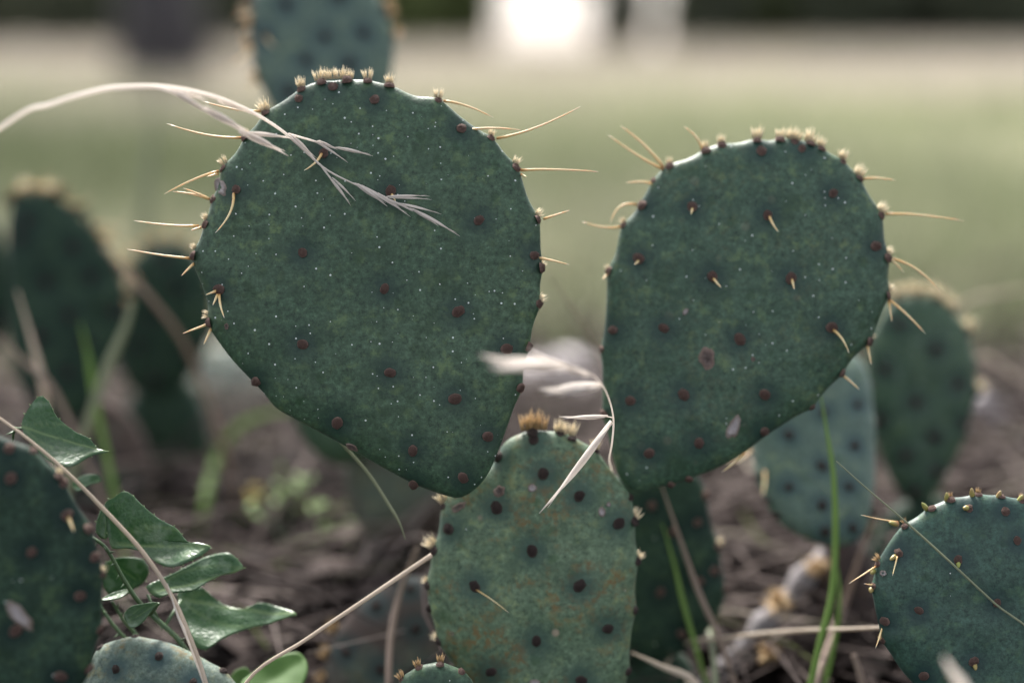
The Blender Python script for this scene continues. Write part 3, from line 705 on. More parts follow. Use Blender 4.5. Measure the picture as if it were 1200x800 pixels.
for a in [(306, 131, 240, 121, 0.05), (286, 162, 198, 147, 0.06), (257, 201, 195, 229, -0.04), (256, 204, 245, 209, 0), (246, 234, 217, 222, -0.03), (246, 234, 205, 226, -0.05), (234, 265, 160, 260, 0.03),
          (225, 303, 152, 293, 0.02), (228, 309, 215, 324, 0), (244, 380, 217, 391, 0), (248, 385, 241, 404, 0), (520, 119, 578, 140, 0.06), (582, 163, 680, 127, -0.05), (610, 200, 701, 203, 0.02), (637, 257, 667, 248, 0),
          (236, 267, 226, 271, 0), (611, 205, 617, 209, 0)]:
    PM.spine(*a)
for a in [(277, 229, 260, 277, 0.13, 0.010), (380, 184, 362, 206, 0.10, 0.008), (260, 346, 269, 374, -0.05, 0.008), (258, 346, 254, 359, 0, 0.004), (256, 342, 246, 347, 0, 0.004), (544, 154, 610, 154, 0.05, 0.003), (628, 302, 667, 311, 0.02, 0.003),
          (461, 231, 466, 240, 0, 0.003)]:
    PM.spine(*a)
for a in [(778, 197, 727, 149, -0.05), (777, 199, 713, 160, 0.03), (823, 177, 801, 150, -0.12), (766, 217, 733, 216, -0.10), (746, 240, 715, 263, -0.28), (727, 266, 683, 261, 0.08),
          (1011, 210, 1047, 213, 0.06), (1037, 251, 1127, 260, 0.03), (1044, 303, 1099, 341, 0.10), (1041, 351, 1082, 391, 0.03), (1041, 353, 1043, 377, 0), (1016, 404, 1019, 427, 0), (986, 439, 1005, 456, 0.03),
          (712, 321, 706, 328, 0), (872, 530, 845, 552, 0.04), (893, 555, 888, 588, 0.05)][:15]:
    PR.spine(*a)
for a in [(899, 256, 908, 275, -0.05, 0.006), (834, 328, 842, 339, 0, 0.006), (925, 329, 926, 341, 0, 0.006), (973, 387, 989, 414, 0.10, 0.007), (1027, 292, 1057, 320, 0.06, 0.004), (810, 247, 808, 254, 0, 0.004), (748, 307, 743, 312, 0, 0.004)]:
    PR.spine(*a)
PC.spine(558, 684, 597, 708, 0.03, 0.008, 0.4)
PM.patch(259, 220, 7, 13, 0.35, mat='scar_pale'); PM.patch(413, 524, 8, 4, -0.4); PM.patch(268, 383, 3, 4)
PR.patch(827, 420, 11, 14, 0.3); PR.patch(858, 500, 8, 16, -0.45, mat='scar_pale'); PR.patch(880, 421, 2.5, 3); PR.patch(802, 366, 3, 5, -0.6, mat='scar_pale')
PC.patch(623, 568, 6, 5, mat='scar_pale'); PC.patch(704, 596, 5, 6, mat='scar_pale'); PC.patch(712, 588, 3, 3, mat='scar_pale'); PC.patch(530, 737, 4, 3); PC.patch(626, 792, 7, 5, mat='scar_pale')
PC.patch(537, 592, 12, 5, 0.5); PC.patch(585, 572, 8, 6, 0.5)

Pad(C1, ellipse(655, 940, 85, 80, 0, taper=0.2), 0.885, 'pad_rusty', T=0.036, seed=9, amat='areole_dark', auto=0.03, asize=0.0034)

# --- lower left
C2 = cactus('dark green prickly pear pad with a pale corky scar, beside the greenbrier leaves', -20, 0.77)
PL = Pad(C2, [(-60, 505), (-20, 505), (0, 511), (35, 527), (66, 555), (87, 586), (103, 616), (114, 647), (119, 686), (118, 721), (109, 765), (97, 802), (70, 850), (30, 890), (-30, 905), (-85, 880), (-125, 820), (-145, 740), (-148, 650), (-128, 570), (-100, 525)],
         0.770, 'pad_dark_shaded', yaw=6, pitch=3, T=0.023, seed=11, hi=True, asize=0.0030,
         areoles=[(13, 524), (17, 557), (74, 566), (81, 601), (42, 642), (112, 651), (97, 694), (75, 787), (24, 732), (-40, 560), (-50, 640), (-40, 740), (-80, 600), (-90, 690), (-20, 830), (40, 850)],
         edges=[(70, 558), (105, 618), (120, 672), (117, 737), (104, 780), (38, 527)])
PL.patch(28, 714, 8, 20, 0.75, mat='scar_pale')
PL.spine(83, 603, 92, 617, 0, 0.006); PL.tuft(70, 557, 0.6); PL.tuft(119, 672, 0.6)
Pad(C2, ellipse(-30, 980, 80, 115, 0, taper=0.2), 0.775, 'pad_dark_shaded', T=0.03, seed=12, auto=0.03, asize=0.003)

# --- lower right
C3 = cactus('smooth blue-green prickly pear pad with tiny leaf nubs, crossed by a thin green stalk', 1160, 0.83)
PS = Pad(C3, [(1225, 596), (1200, 588), (1175, 583), (1150, 581), (1132, 582), (1110, 587), (1087, 598), (1064, 613), (1045, 631), (1031, 657), (1024, 686), (1025, 709), (1031, 735), (1038, 755), (1053, 780), (1067, 797), (1105, 838), (1160, 868), (1215, 862), (1262, 825), (1288, 760), (1292, 690), (1268, 630)],
         0.848, 'pad_smooth', yaw=-4, pitch=-2, T=0.022, seed=13, hi=True, asize=0.0026,
         areoles=[(1051, 646), (1118, 653), (1187, 631), (1163, 703), (1073, 712), (1035, 726), (1080, 789), (1136, 771), (1133, 594), (1230, 690), (1215, 760), (1175, 598), (1240, 640)],
         edges=[(1055, 611), (1028, 660), (1023, 686), (1091, 595), (1113, 584), (1146, 580), (1172, 583), (1196, 588), (1032, 750), (1222, 594)])
for a in [(1052, 611, 1007, 602, 0.02), (1026, 663, 993, 682, 0), (1023, 685, 1011, 682, 0), (1034, 731, 1024, 757, 0.03)]: PS.spine(*a, 0.004, 0.5)
PS.spine(1049, 650, 1041, 671, 0, 0.006, 0.5)
for (x, y, s_) in [(1028, 658, 0.8), (1055, 609, 0.6), (1113, 583, 0.6), (1146, 579, 0.6), (1196, 587, 0.6), (1032, 750, 0.6)]: PS.tuft(x, y, s_, mat='glochid_brown')
def nub(p, bx, by, tx, ty, w=0.0013, inside=False):
    b = p.uv(bx, by); t = p.uv(tx, ty); w0 = (p.surf(*b) if inside else 0.001)
    B0 = Vector((b[0], b[1], w0)); T0 = Vector((t[0], t[1], w0 + 0.0025)); L = T0 - B0
    V, Fc, A, B = tube([B0 + L * q for q in (0, 0.25, 0.55, 0.8, 1)], [w, w * 1.15, w, w * 0.7, w * 0.15], 7)
    link('leaf_nub', mesh('leaf_nub', V, Fc), 'leaf_nub', p.ob)
for a in [(1086, 597, 1079, 588), (1109, 587, 1108, 576), (1139, 582, 1137, 571), (1168, 585, 1171, 574), (1192, 589, 1197, 579), (1052, 614, 1040, 611), (1024, 668, 1019, 671), (1021, 689, 1019, 693)]: nub(PS, *a)
nub(PS, 1131, 594, 1125, 594, 0.0014, True); nub(PS, 1047, 650, 1040, 654, 0.0012, True); nub(PS, 1118, 656, 1117, 662, 0.0011, True); nub(PS, 1137, 774, 1137, 780, 0.0011, True)
PS.patch(1033, 670, 4, 4, name='snail_shell', mat='scar_pale', h=0.0016)
Pad(C3, ellipse(1180, 925, 80, 80, 0, taper=0.2), 0.85, 'pad_smooth', T=0.03, seed=14, auto=0.03, asize=0.003)

# --- the small rims along the lower edge
C4 = cactus('small green prickly pear pad with bristly rim, low beside the rust-flecked pad', 510, 0.835)
PH = Pad(C4, [(470, 800), (491, 783), (516, 778), (540, 787), (556, 803), (562, 840), (550, 880), (515, 900), (480, 880), (464, 840)], 0.835, 'pad_main', T=0.016, seed=15, amat='areole', areoles=[(500, 806), (530, 810), (515, 840)], edges=[(473, 797), (492, 783), (516, 778), (540, 787)], asize=0.0026)
for x, y in [(471, 797), (490, 783), (516, 778)]: PH.tuft(x, y, 0.9, mat='glochid_brown')
Pad(C4, ellipse(512, 950, 45, 72, 0, taper=0.2), 0.838, 'pad_main', T=0.02, seed=16, asize=0.003)
C5 = cactus('grey-green speckled prickly pear pad under the greenbrier leaves', 190, 0.85)
PI_ = Pad(C5, [(94, 806), (104, 778), (118, 760), (144, 748), (188, 750), (227, 765), (262, 787), (285, 815), (290, 870), (260, 930), (200, 955), (140, 930), (100, 870)], 0.85, 'pad_grey', pitch=-16, T=0.022, seed=17, amat='areole_dark', areoles=[(190, 770), (140, 785), (230, 800), (175, 815)], edges=[(119, 760), (159, 749), (262, 787)], asize=0.0026)
Pad(C5, ellipse(192, 985, 60, 60, 0, taper=0.2), 0.86, 'pad_grey', T=0.025, seed=18, asize=0.003)
C6 = cactus('weathered brown-blotched prickly pear pad leaning behind the rust-flecked pad', 450, 1.0)
PG = Pad(C6, [(384, 790), (392, 750), (408, 722), (430, 702), (456, 684), (480, 676), (510, 676), (545, 690), (575, 730), (580, 800), (560, 870), (510, 920), (450, 920), (405, 880), (385, 830)], 0.985, 'pad_brown', pitch=-14, yaw=6, T=0.026, seed=19, amat='areole_dark', areoles=[(440, 710), (486, 738), (405, 764), (445, 785), (480, 690), (500, 790)], edges=[(395, 740), (388, 770), (385, 800), (420, 712), (462, 680)], asize=0.0036)
for x, y in [(393, 742), (386, 772), (384, 800)]: PG.tuft(x, y, 1.2, mat='glochid_brown')

# --- behind: right side
C7 = cactus('dark oval prickly pear pad out of focus behind the pale blue-green pad', 1080, 1.12)
PD = Pad(C7, [(1030, 372), (1042, 357), (1060, 350), (1089, 350), (1111, 362), (1131, 386), (1141, 421), (1141, 467), (1132, 509), (1114, 547), (1096, 579), (1078, 594), (1056, 580), (1036, 544), (1022, 502), (1014, 465), (1015, 425), (1020, 395)], 1.12, 'pad_main', yaw=-8, T=0.026, seed=21, amat='areole_dark', asize=0.0036,
         areoles=[(1052, 380), (1094, 409), (1035, 432), (1120, 449), (1071, 470), (1092, 511), (1029, 491), (1059, 533), (1127, 495), (1071, 575), (1096, 551)], edges=[(1050, 354), (1075, 349), (1098, 354), (1114, 364), (1135, 388), (1142, 425), (1142, 460), (1018, 470), (1020, 400)])
for x, y in [(1050, 353), (1060, 350), (1075, 348), (1090, 350), (1102, 355), (1114, 362), (1136, 386), (1017, 470), (1143, 460)]: PD.tuft(x, y, 1.4)
Pad(C7, ellipse(1085, 690, 75, 110, 0, taper=0.2), 1.13, 'pad_dark_shaded', T=0.03, seed=22, auto=0.035, auto_edge=12, asize=0.0034, amat='areole_dark')
C8 = cactus('pale blue-green prickly pear pad behind the tilted scarred pad, a green blade in front', 955, 1.0)
PE = Pad(C8, [(880, 500), (886, 552), (900, 588), (920, 616), (952, 634), (980, 640), (1004, 634), (1017, 612), (1024, 570), (1025, 520), (1022, 470), (1012, 428), (990, 412), (955, 415), (915, 432), (890, 462)], 1.01, 'pad_pale', pitch=-22, yaw=4, T=0.024, seed=24, amat='areole_dark', asize=0.0030,
         areoles=[(920, 516), (958, 552), (997, 528), (920, 576), (959, 597), (990, 576), (996, 622), (964, 626), (960, 490), (1000, 480)], edges=[(886, 560), (896, 590), (908, 607), (1024, 500), (1020, 450)])
PE.spine(893, 556, 888, 588, 0.05, 0.006)
PE.spine(879, 527, 846, 552, 0.05, 0.012)
Pad(C8, ellipse(985, 690, 42, 72, 0, taper=0.2), 1.07, 'pad_dead', T=0.03, seed=25, asize=0.0034, amat='areole_dark')
Pad(C8, ellipse(990, 785, 55, 65, 0), 1.08, 'pad_dead', T=0.03, seed=26, asize=0.0034, amat='areole_dark')
C9 = cactus('dark green prickly pear pad in shade right behind the rust-flecked pad', 780, 0.98)
PF = Pad(C9, [(720, 560), (760, 540), (800, 545), (820, 562), (833, 612), (844, 656), (848, 696), (840, 722), (816, 752), (780, 772), (740, 778), (700, 765), (680, 720), (675, 650), (690, 595)], 0.985, 'pad_dark_shaded', yaw=-8, T=0.024, seed=27, amat='areole', asize=0.0032,
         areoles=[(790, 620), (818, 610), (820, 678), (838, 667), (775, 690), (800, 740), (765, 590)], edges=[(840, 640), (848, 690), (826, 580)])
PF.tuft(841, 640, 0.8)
Pad(C9, ellipse(765, 830, 60, 80, 0, taper=0.2), 1.0, 'pad_dark_shaded', T=0.03, seed=28, asize=0.0034)
# withered pad and dead wood on the ground
C10 = cactus('withered purple-brown prickly pear pad slumped behind the smooth blue-green pad', 985, 1.18)
Pad(C10, [(905, 745), (925, 690), (960, 655), (1000, 648), (1040, 665), (1070, 710), (1075, 770), (1050, 830), (1000, 855), (950, 845), (915, 800)], 1.10, 'pad_dead', pitch=-42, yaw=10, T=0.03, seed=29, amat='areole_dark', asize=0.004, auto=0.04, warp=0.006)

# --- behind: top and left
C11 = cactus('tall prickly pear pad rising out of focus behind the large rounded pad', 380, 1.16)
PT = Pad(C11, [(300, -10), (297, 30), (298, 65), (306, 95), (318, 125), (340, 150), (380, 165), (420, 155), (448, 120), (460, 80), (461, 55), (455, 25), (440, -10), (425, -60), (390, -95), (350, -92), (315, -55)], 1.13, 'pad_pale', yaw=3, T=0.024, seed=31, amat='areole_dark', asize=0.0036,
         areoles=[(337, 10), (312, 45), (382, 47), (427, 42), (360, 74), (410, 78), (398, 0), (340, 110), (420, 105)], edges=[(296, 30), (296, 75), (302, 95), (452, 10), (460, 45), (296, 5)])
for a in [(297, 30, 280, 45, 0.0), (296, 15, 274, 22, 0), (296, 60, 272, 78, 0), (303, 95, 290, 112, 0), (296, 5, 278, 12, 0)]: PT.spine(*a, 0.004, 0.9)
PT.spine(314, 46, 326, 62, -0.1, 0.01, 0.9)
for x, y in [(296, 30), (296, 60), (302, 95), (455, 12), (462, 45), (459, 22)]: PT.tuft(x, y, 1.2, mat='glochid_brown')
Pad(C11, ellipse(385, 265, 85, 130, 0, taper=0.25), 1.14, 'pad_main', T=0.028, seed=32, auto=0.035, auto_edge=12, asize=0.0034)
Pad(C11, ellipse(400, 440, 75, 105, 0, taper=0.2), 1.15, 'pad_main', T=0.03, seed=33, asize=0.0034)
Pad(C11, ellipse(470, 560, 70, 90, 0, taper=0.1), 1.17, 'pad_brown', T=0.03, seed=34, asize=0.0034)
Pad(C11, ellipse(480, 670, 60, 70, 0), 1.18, 'pad_brown', T=0.03, seed=36, asize=0.0034)
C12 = cactus('dark shaded prickly pear with bristly rims, deep blur left of the large rounded pad', 80, 1.28)
PA = Pad(C12, [(8, 290), (11, 250), (22, 231), (40, 227), (58, 229), (82, 244), (109, 270), (128, 298), (144, 341), (145, 385), (132, 430), (110, 475), (75, 495), (40, 480), (18, 430), (8, 360)], 1.24, 'pad_dark_shaded', yaw=12, T=0.026, seed=37, amat='areole_dark', auto=0.034, asize=0.0036,
         edges=[(22, 231), (42, 226), (60, 229), (84, 246), (104, 265), (120, 285), (132, 308), (142, 335), (147, 365)], label='dark pad with a beige bristly rim')
r_ = random.Random(77)
for x, y in [(14, 245), (22, 232), (32, 228), (42, 226), (52, 227), (62, 230), (72, 237), (84, 246), (95, 256), (104, 265), (113, 275), (120, 285), (127, 297), (133, 310), (139, 324), (144, 340), (147, 358)]:
    PA.tuft(x, y, r_.uniform(0.7, 1.9), mat=r_.choice(['glochid', 'glochid_brown', 'areole', 'areole']))
for a in [(104, 265, 150, 268), (113, 275, 170, 300), (127, 297, 168, 335), (84, 246, 110, 232), (52, 227, 55, 205), (72, 237, 84, 218)]: PA.spine(*a, 0.04, 0.01, 0.8, mat='spine')
PB = Pad(C12, ellipse(190, 375, 62, 92, 8, taper=0.15), 1.36, 'pad_dark_shaded', yaw=-10, T=0.026, seed=38, amat='areole_dark', auto=0.036, auto_edge=14, asize=0.0036, label='rounded dark pad half hidden behind the large rounded pad')
for k in range(9):
    a = math.radians(20 + 15 * k); PB.tuft(190 + 62 * math.cos(a), 375 - 92 * math.sin(a), 1.3, mat='glochid_brown')
Pad(C12, ellipse(-28, 330, 42, 95, -5, taper=0.15), 1.26, 'pad_dark_shaded', yaw=15, T=0.026, seed=39, amat='areole_dark', auto=0.036, auto_edge=12, asize=0.0036)
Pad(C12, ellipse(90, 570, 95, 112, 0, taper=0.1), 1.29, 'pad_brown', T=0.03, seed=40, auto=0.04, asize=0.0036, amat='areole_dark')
Pad(C12, ellipse(195, 530, 55, 95, 0, taper=0.1), 1.37, 'pad_dark_shaded', T=0.03, seed=41, asize=0.0036, amat='areole_dark')
g = on_ground(275, 520)
C13 = thing('prickly_pear', 'pale grey-green prickly pear pad lying back on the litter, blurred', 'cactus', (g.x, g.y, 0))
Pad(C13, [(192, 450), (200, 425), (225, 408), (260, 404), (300, 412), (335, 430), (348, 465), (335, 505), (300, 528), (262, 530), (228, 510), (205, 482)], 1.60, 'pad_grey', pitch=-38, yaw=8, T=0.03, seed=42, amat='areole_dark', auto=0.04, auto_edge=12, asize=0.004)

# ------------------------------------------------------------------ rocks and dead wood
def rock(px, py, w, h, label, seed, mat='rock'):
    g = on_ground(px, py); d = (g - CP).dot(CF); s = px_size(1, d); V = []; Fc = []; nu, nv = 20, 12; r = random.Random(seed)
    for j in range(nv + 1):
        for i in range(nu):
            a, b = 2 * math.pi * i / nu, math.pi * j / nv
            p = Vector((math.sin(b) * math.cos(a), math.sin(b) * math.sin(a), math.cos(b)))
            f = 1 + 0.28 * noise.noise(p * 1.3 + Vector((seed, 0, 0))) + 0.12 * noise.noise(p * 3.1 + Vector((0, seed, 0)))
            V.append((p.x * f * w * s / 2, p.y * f * w * s * 0.45, h * s * 0.38 + p.z * f * h * s * 0.55))
    for j in range(nv):
        for i in range(nu):
            i2 = (i + 1) % nu; Fc.append((j * nu + i, (j + 1) * nu + i, (j + 1) * nu + i2, j * nu + i2))
    tag(link('rock', mesh('rock', V, Fc), mat, None, (g.x, g.y, ground_h(g.x, g.y))), label, 'rock', 'pale rocks in the litter')
rock(1143, 572, 62, 75, 'pale mauve upright rock on the ground beside the dark oval pad', 1)
rock(1192, 590, 46, 40, 'low pale rock above the smooth blue-green pad', 2)
rock(648, 498, 150, 78, 'broad pale rock seen in the gap between the two broad pads', 3)
rock(860, 580, 66, 60, 'small pale rock under the tilted scarred pad', 4)
rock(498, 672, 30, 28, 'tiny pale stone at the left side of the rust-flecked pad', 5)

def world_obj(name, V, Fc, mat, base, attrs=None, parent=None):
    b = Vector(base); me = mesh(name, [Vector(v) - b for v in V], Fc, True, attrs)
    return link(name, me, mat, parent, (0, 0, 0) if parent else b)
def branch():
    pts = [at(845, 790, 1.02), at(862, 768, 1.025), at(890, 735, 1.03), at(912, 712, 1.04), at(935, 684, 1.05), at(958, 658, 1.06), at(975, 640, 1.07)]
    P = catmull(pts, 4); base = Vector((P[0].tolist())); base.z = 0
    P = [Vector((base.x - 0.03, base.y - 0.01, 0.0))] + [Vector(p) for p in P]
    R = [0.0064 + 0.0018 * noise.noise((i * 0.45, 1.1, 2.2)) + 0.0018 * math.sin(i * 0.8) for i in range(len(P))]
    t = thing('dead_branch', 'grey dead branch with fuzzy tan knots leaning below the pale blue-green pad', 'branch', base)
    V, Fc, A, B = tube(P, R, 10); world_obj('wood', V, Fc, 'dead_wood', base, None, t)
    for (x, y, d, s) in [(912, 706, 1.025, 0.010), (956, 664, 1.045, 0.009), (900, 765, 1.01, 0.009)]:
        c = at(x, y, d); V, Fc, A, B = [], [], [], []; r = random.Random(int(x))
        for k in range(70):
            dv = Vector((r.gauss(0, 1), r.gauss(0, 1), r.gauss(0, 1))).normalized()
            tube([c + dv * s * 0.15, c + dv * s * r.uniform(0.7, 1.2)], [0.0007, 0.0002], 3, V=V, Fc=Fc, A=A, B=B)
        world_obj('knot_bristles', V, Fc, 'glochid_brown', base, None, t)
branch()

# ------------------------------------------------------------------ grasses one can pick out
def grass(label, pts, w, mat, group=None, flat=0.35, ground=True, name='grass_stalk', cat='grass', tip=0.15, foot=None, end=1.0):
    """pts: pixel x, y and depth from tip to foot; the foot then runs on down to the ground"""
    P = [at(*p) for p in pts]
    if ground and P[-1].z > 0.015:
        e = P[-1]; dirv = (P[-1] - P[-2]); k = Vector((dirv.x, dirv.y, 0)); k = k.normalized() * min(0.06, e.z * 0.3) if k.length > 1e-6 else Vector((0, 0, 0))
        g = foot if foot is not None else Vector((e.x + k.x, e.y + k.y, -0.004)); P.append(e.lerp(g, 0.5) + k * 0.15); P.append(Vector(g))
    C = [Vector(p) for p in catmull(P, 6)]; n = len(C); d0 = sum(p[2] for p in pts) / len(pts); W = px_size(w, d0) / 2
    R = [W * (tip + (1 - tip) * min(1.0, (i / n) * 3.0)) for i in range(n)]
    R = [q * (1 + (end - 1) * (i / n)) for i, q in enumerate(R)]
    V, Fc, A, B = tube(C, R, 6, flat, -CF + Vector((0.3, 0, 0.2)))
    base = C[-1] if ground else C[len(C) // 2]
    o = world_obj(name, V, Fc, mat, base, {'along': A, 'around': B})
    return tag(o, label, cat, group)
G = 'single grass blades among the cacti'
o = grass('slender dry straw stalk slanting across the greenbrier leaves', [(-14, 480, 0.81), (30, 512, 0.81), (75, 550, 0.812), (125, 600, 0.815), (170, 650, 0.818), (205, 705, 0.82), (230, 765, 0.82), (246, 815, 0.82)], 5.5, 'straw', G, 0.9, tip=0.5)
grass('short dry straw sliver splitting from the slanting stalk', [(196, 683, 0.818), (208, 720, 0.818), (222, 752, 0.82), (246, 818, 0.82)], 4.5, 'straw_pale', G, 0.6)
grass('thick pale dry stalk resting against the left rim of the rust-flecked pad', [(506, 650, 0.862), (470, 674, 0.86), (430, 701, 0.855), (360, 748, 0.85), (288, 800, 0.845)], 7.0, 'straw', G, 0.8, tip=0.9, end=0.4)
grass('thin half-withered green blade dangling from under the large rounded pad', [(475, 632, 0.87), (468, 612, 0.868), (455, 590, 0.866), (432, 555, 0.864), (404, 523, 0.862), (396, 514, 0.862)], 4.2, 'blade_dull', G, 0.5, ground=False)
grass('tall fresh green blade standing before the pale blue-green pad', [(961, 458, 0.93), (968, 500, 0.93), (977, 560, 0.93), (979, 640, 0.93), (974, 700, 0.925), (961, 752, 0.92), (949, 804, 0.92)], 9, 'blade_green', G)
grass('second fresh green blade leaning beside the tall one', [(976, 640, 0.955), (984, 690, 0.95), (980, 740, 0.95), (966, 804, 0.95)], 7, 'blade_green', G)
grass('thin straight green stalk lying across the smooth blue-green pad', [(980, 540, 0.826), (1018, 574, 0.828), (1060, 610, 0.830), (1110, 655, 0.832), (1165, 706, 0.832), (1225, 760, 0.832)], 2.8, 'blade_dull', G, 0.9, tip=0.5)
grass('level dry stalk ending at the smooth blue-green pad', [(1034, 735, 0.90), (985, 737, 0.92), (930, 739, 0.94), (860, 746, 0.96), (795, 757, 0.98)], 5.5, 'straw', G, 0.8, tip=0.8)
grass('tan dry blade leaning before the dark shaded pad', [(775, 568, 0.955), (800, 640, 0.955), (820, 696, 0.955), (842, 745, 0.955)], 8, 'straw_brown', G)
grass('dull green blade leaning before the dark shaded pad', [(776, 612, 0.965), (790, 660, 0.965), (802, 710, 0.965), (822, 780, 0.965)], 7, 'blade_green', G)
grass('olive upright blade at the right rim of the dark shaded pad', [(826, 600, 1.0), (828, 660, 1.0), (830, 720, 1.0), (838, 790, 0.95)], 8, 'blade_dull', G)
grass('pale dry blade crossing low by the rust-flecked pad', [(740, 764, 0.93), (775, 780, 0.93), (815, 800, 0.93)], 9, 'straw', G)
grass('tan blade slanting behind the two fresh green blades', [(1022, 610, 1.02), (1005, 660, 1.02), (985, 720, 1.02), (960, 790, 0.95)], 9, 'straw_brown', G)
grass('brown stub of dry grass left of the smooth blue-green pad', [(1000, 766, 0.93), (1008, 790, 0.93), (1014, 815, 0.93)], 10, 'straw_brown', G, tip=0.8)
grass('pale blurred blade tip in front of the smooth blue-green pad', [(1106, 770, 0.66), (1118, 790, 0.665), (1140, 830, 0.67)], 14, 'straw_pale', G)
grass('broad grey-green blade between the dark shaded pads', [(156, 352, 1.12), (146, 385, 1.12), (124, 435, 1.12), (105, 492, 1.12)], 14, 'blade_dull', G, tip=0.4)
grass('yellow-green blade at the foot of the dark shaded pad', [(94, 378, 1.12), (104, 420, 1.12), (112, 470, 1.12)], 9, 'blade_green', G)
grass('pale dry curl standing before the dark shaded pad', [(20, 340, 1.1), (38, 400, 1.1), (50, 450, 1.1), (56, 500, 1.1)], 10, 'straw', G)
grass('long dry stalk leaning over the dark shaded pads', [(118, 288, 1.15), (150, 322, 1.15), (182, 356, 1.16), (225, 420, 1.2)], 8, 'straw_brown', G)
grass('brown dry blade at the lower left of the dark shaded pads', [(-5, 390, 1.1), (30, 425, 1.1), (70, 470, 1.1)], 8, 'straw_brown', G)
grass('pale dry stalk bending before the weathered brown pad', [(490, 640, 0.96), (470, 690, 0.96), (458, 745, 0.94), (455, 810, 0.92)], 9, 'straw_brown', G, tip=0.6)
grass('arching green blade over the pale pad lying in the litter', [(360, 480, 1.3), (320, 484, 1.3), (280, 500, 1.3), (255, 535, 1.3), (240, 590, 1.24)], 12, 'blade_green', G)
grass('faint dry stalk arching out beside the dark oval pad', [(1240, 336, 1.3), (1180, 342, 1.3), (1125, 360, 1.3), (1100, 430, 1.31), (1095, 520, 1.32)], 6, 'straw', G)
grass('faint lower dry stalk beside the dark oval pad', [(1240, 470, 1.3), (1190, 440, 1.3), (1145, 420, 1.3), (1110, 500, 1.3)], 5, 'straw', G)
grass('fine brown stalk in the gap between the two broad pads', [(636, 310, 1.0), (660, 345, 1.0), (690, 392, 1.0), (712, 450, 1.0), (722, 560, 1.0)], 2.5, 'straw_brown', G, 0.9)
grass('wide pale green blade blurred on the meadow behind the arching seed head', [(182, 110, 1.7), (178, 160, 1.7), (172, 220, 1.7), (168, 300, 1.7)], 14, 'blade_dull', G)

def lens(P0, P1, w, V, Fc, A, B, bow=0.0, up=None):
    P0, P1 = Vector(P0), Vector(P1); L = P1 - P0; s = L.cross(CF); s = s.normalized() if s.length > 0 else CU
    P = []; R = []
    for k in range(8):
        q = k / 7; P.append(P0 + L * q + s * (bow * L.length * 4 * q * (1 - q))); R.append(w * (0.18 + 0.82 * math.sin(math.pi * min(1, q * 1.25 + 0.05)) ** 0.8 if q < 0.72 else max(0.06, w and (1 - q) * 2.2 * 0.85)))
    tube(P, R, 6, 0.45, -CF, V, Fc, A, B)
def seed_head(label, stem, w, spikes, foot, mat='straw_pale', branches=()):
    S = catmull([at(*p) for p in stem] + [Vector(f) for f in foot], 7); base = Vector(foot[-1])
    t = thing('grass_seed_head', label, 'grass', base)
    d0 = stem[0][2]; W = px_size(w, d0) / 2
    V, Fc, A, B = tube(S, [W * (0.35 + 0.65 * min(1, i / len(S) * 2.2)) for i in range(len(S))], 6); world_obj('stem', V, Fc, mat, base, {'along': A, 'around': B}, t)
    for br in branches:
        C = catmull([at(*p) for p in br], 5); V, Fc, A, B = tube(C, [W * 0.55] * len(C), 5)
        world_obj('branchlet', V, Fc, mat, base, {'along': A, 'around': B}, t)
    for (x0, y0, d1, x1, y1, d2, ww) in spikes:
        V, Fc, A, B = [], [], [], []; P0, P1 = at(x0, y0, d1), at(x1, y1, d2); wv = px_size(ww, (d1 + d2) / 2) / 2
        lens(P0, P1, wv, V, Fc, A, B, 0.02)
        off = (P1 - P0).cross(CF).normalized() * wv * 0.55 - CF * wv * 0.4
        lens(P0.lerp(P1, 0.06) + off, P0.lerp(P1, 0.92) + off * 1.3, wv * 0.6, V, Fc, A, B, -0.015)
        world_obj('spikelet', V, Fc, mat, base, {'along': A, 'around': B}, t)
D = 0.833
f0 = at(-60, 175, 0.74)
seed_head('arching dry grass seed head with pale spikelets lying across the large rounded pad',
    [(416, 216, D), (393, 205, D), (376, 194, D), (352, 172, 0.830), (330, 153, 0.826), (300, 134, 0.815), (265, 118, 0.80), (230, 108, 0.79), (190, 102, 0.775), (150, 102, 0.765), (115, 106, 0.76), (60, 122, 0.75), (0, 150, 0.745)], 4.6,
    [(338, 157, 0.829, 372, 190, D, 7), (393, 173, D, 437, 183, D, 4.6), (368, 165, D, 408, 191, D, 3.4), (372, 165, D, 396, 176, D, 4), (387, 209, D, 411, 241, D, 4.2), (389, 208, D, 417, 236, D, 3.2), (416, 215, D, 454, 242, D, 6),
     (420, 216, D, 481, 254, D, 5), (451, 231, D, 504, 230, D, 3.6), (456, 232, D, 506, 234, D, 3), (464, 238, D, 517, 251, D, 3.6), (480, 244, D, 539, 277, D, 5), (484, 246, D, 514, 265, D, 4), (440, 226, D, 470, 245, D, 5),
     (190, 104, 0.772, 243, 118, 0.79, 7), (200, 106, 0.77, 262, 144, 0.79, 6), (236, 126, 0.785, 296, 160, 0.80, 10), (280, 154, 0.80, 338, 183, 0.818, 9), (286, 156, 0.81, 345, 163, 0.826, 6), (255, 118, 0.8, 300, 136, 0.815, 6)],
    [f0 + Vector((-0.07, 0, -0.06)), Vector((f0.x - 0.11, f0.y, 0.2)), Vector((f0.x - 0.12, f0.y, 0.0))],
    branches=[[(338, 157, 0.829), (352, 161, 0.831), (366, 165, D), (393, 174, D)], [(376, 194, D), (382, 202, D), (388, 210, D)], [(414, 215, D), (440, 227, D), (465, 238, D), (484, 247, D)], [(180, 101, 0.77), (215, 112, 0.775), (240, 128, 0.785), (290, 158, 0.805)]])
f1 = at(713, 545, 0.845)
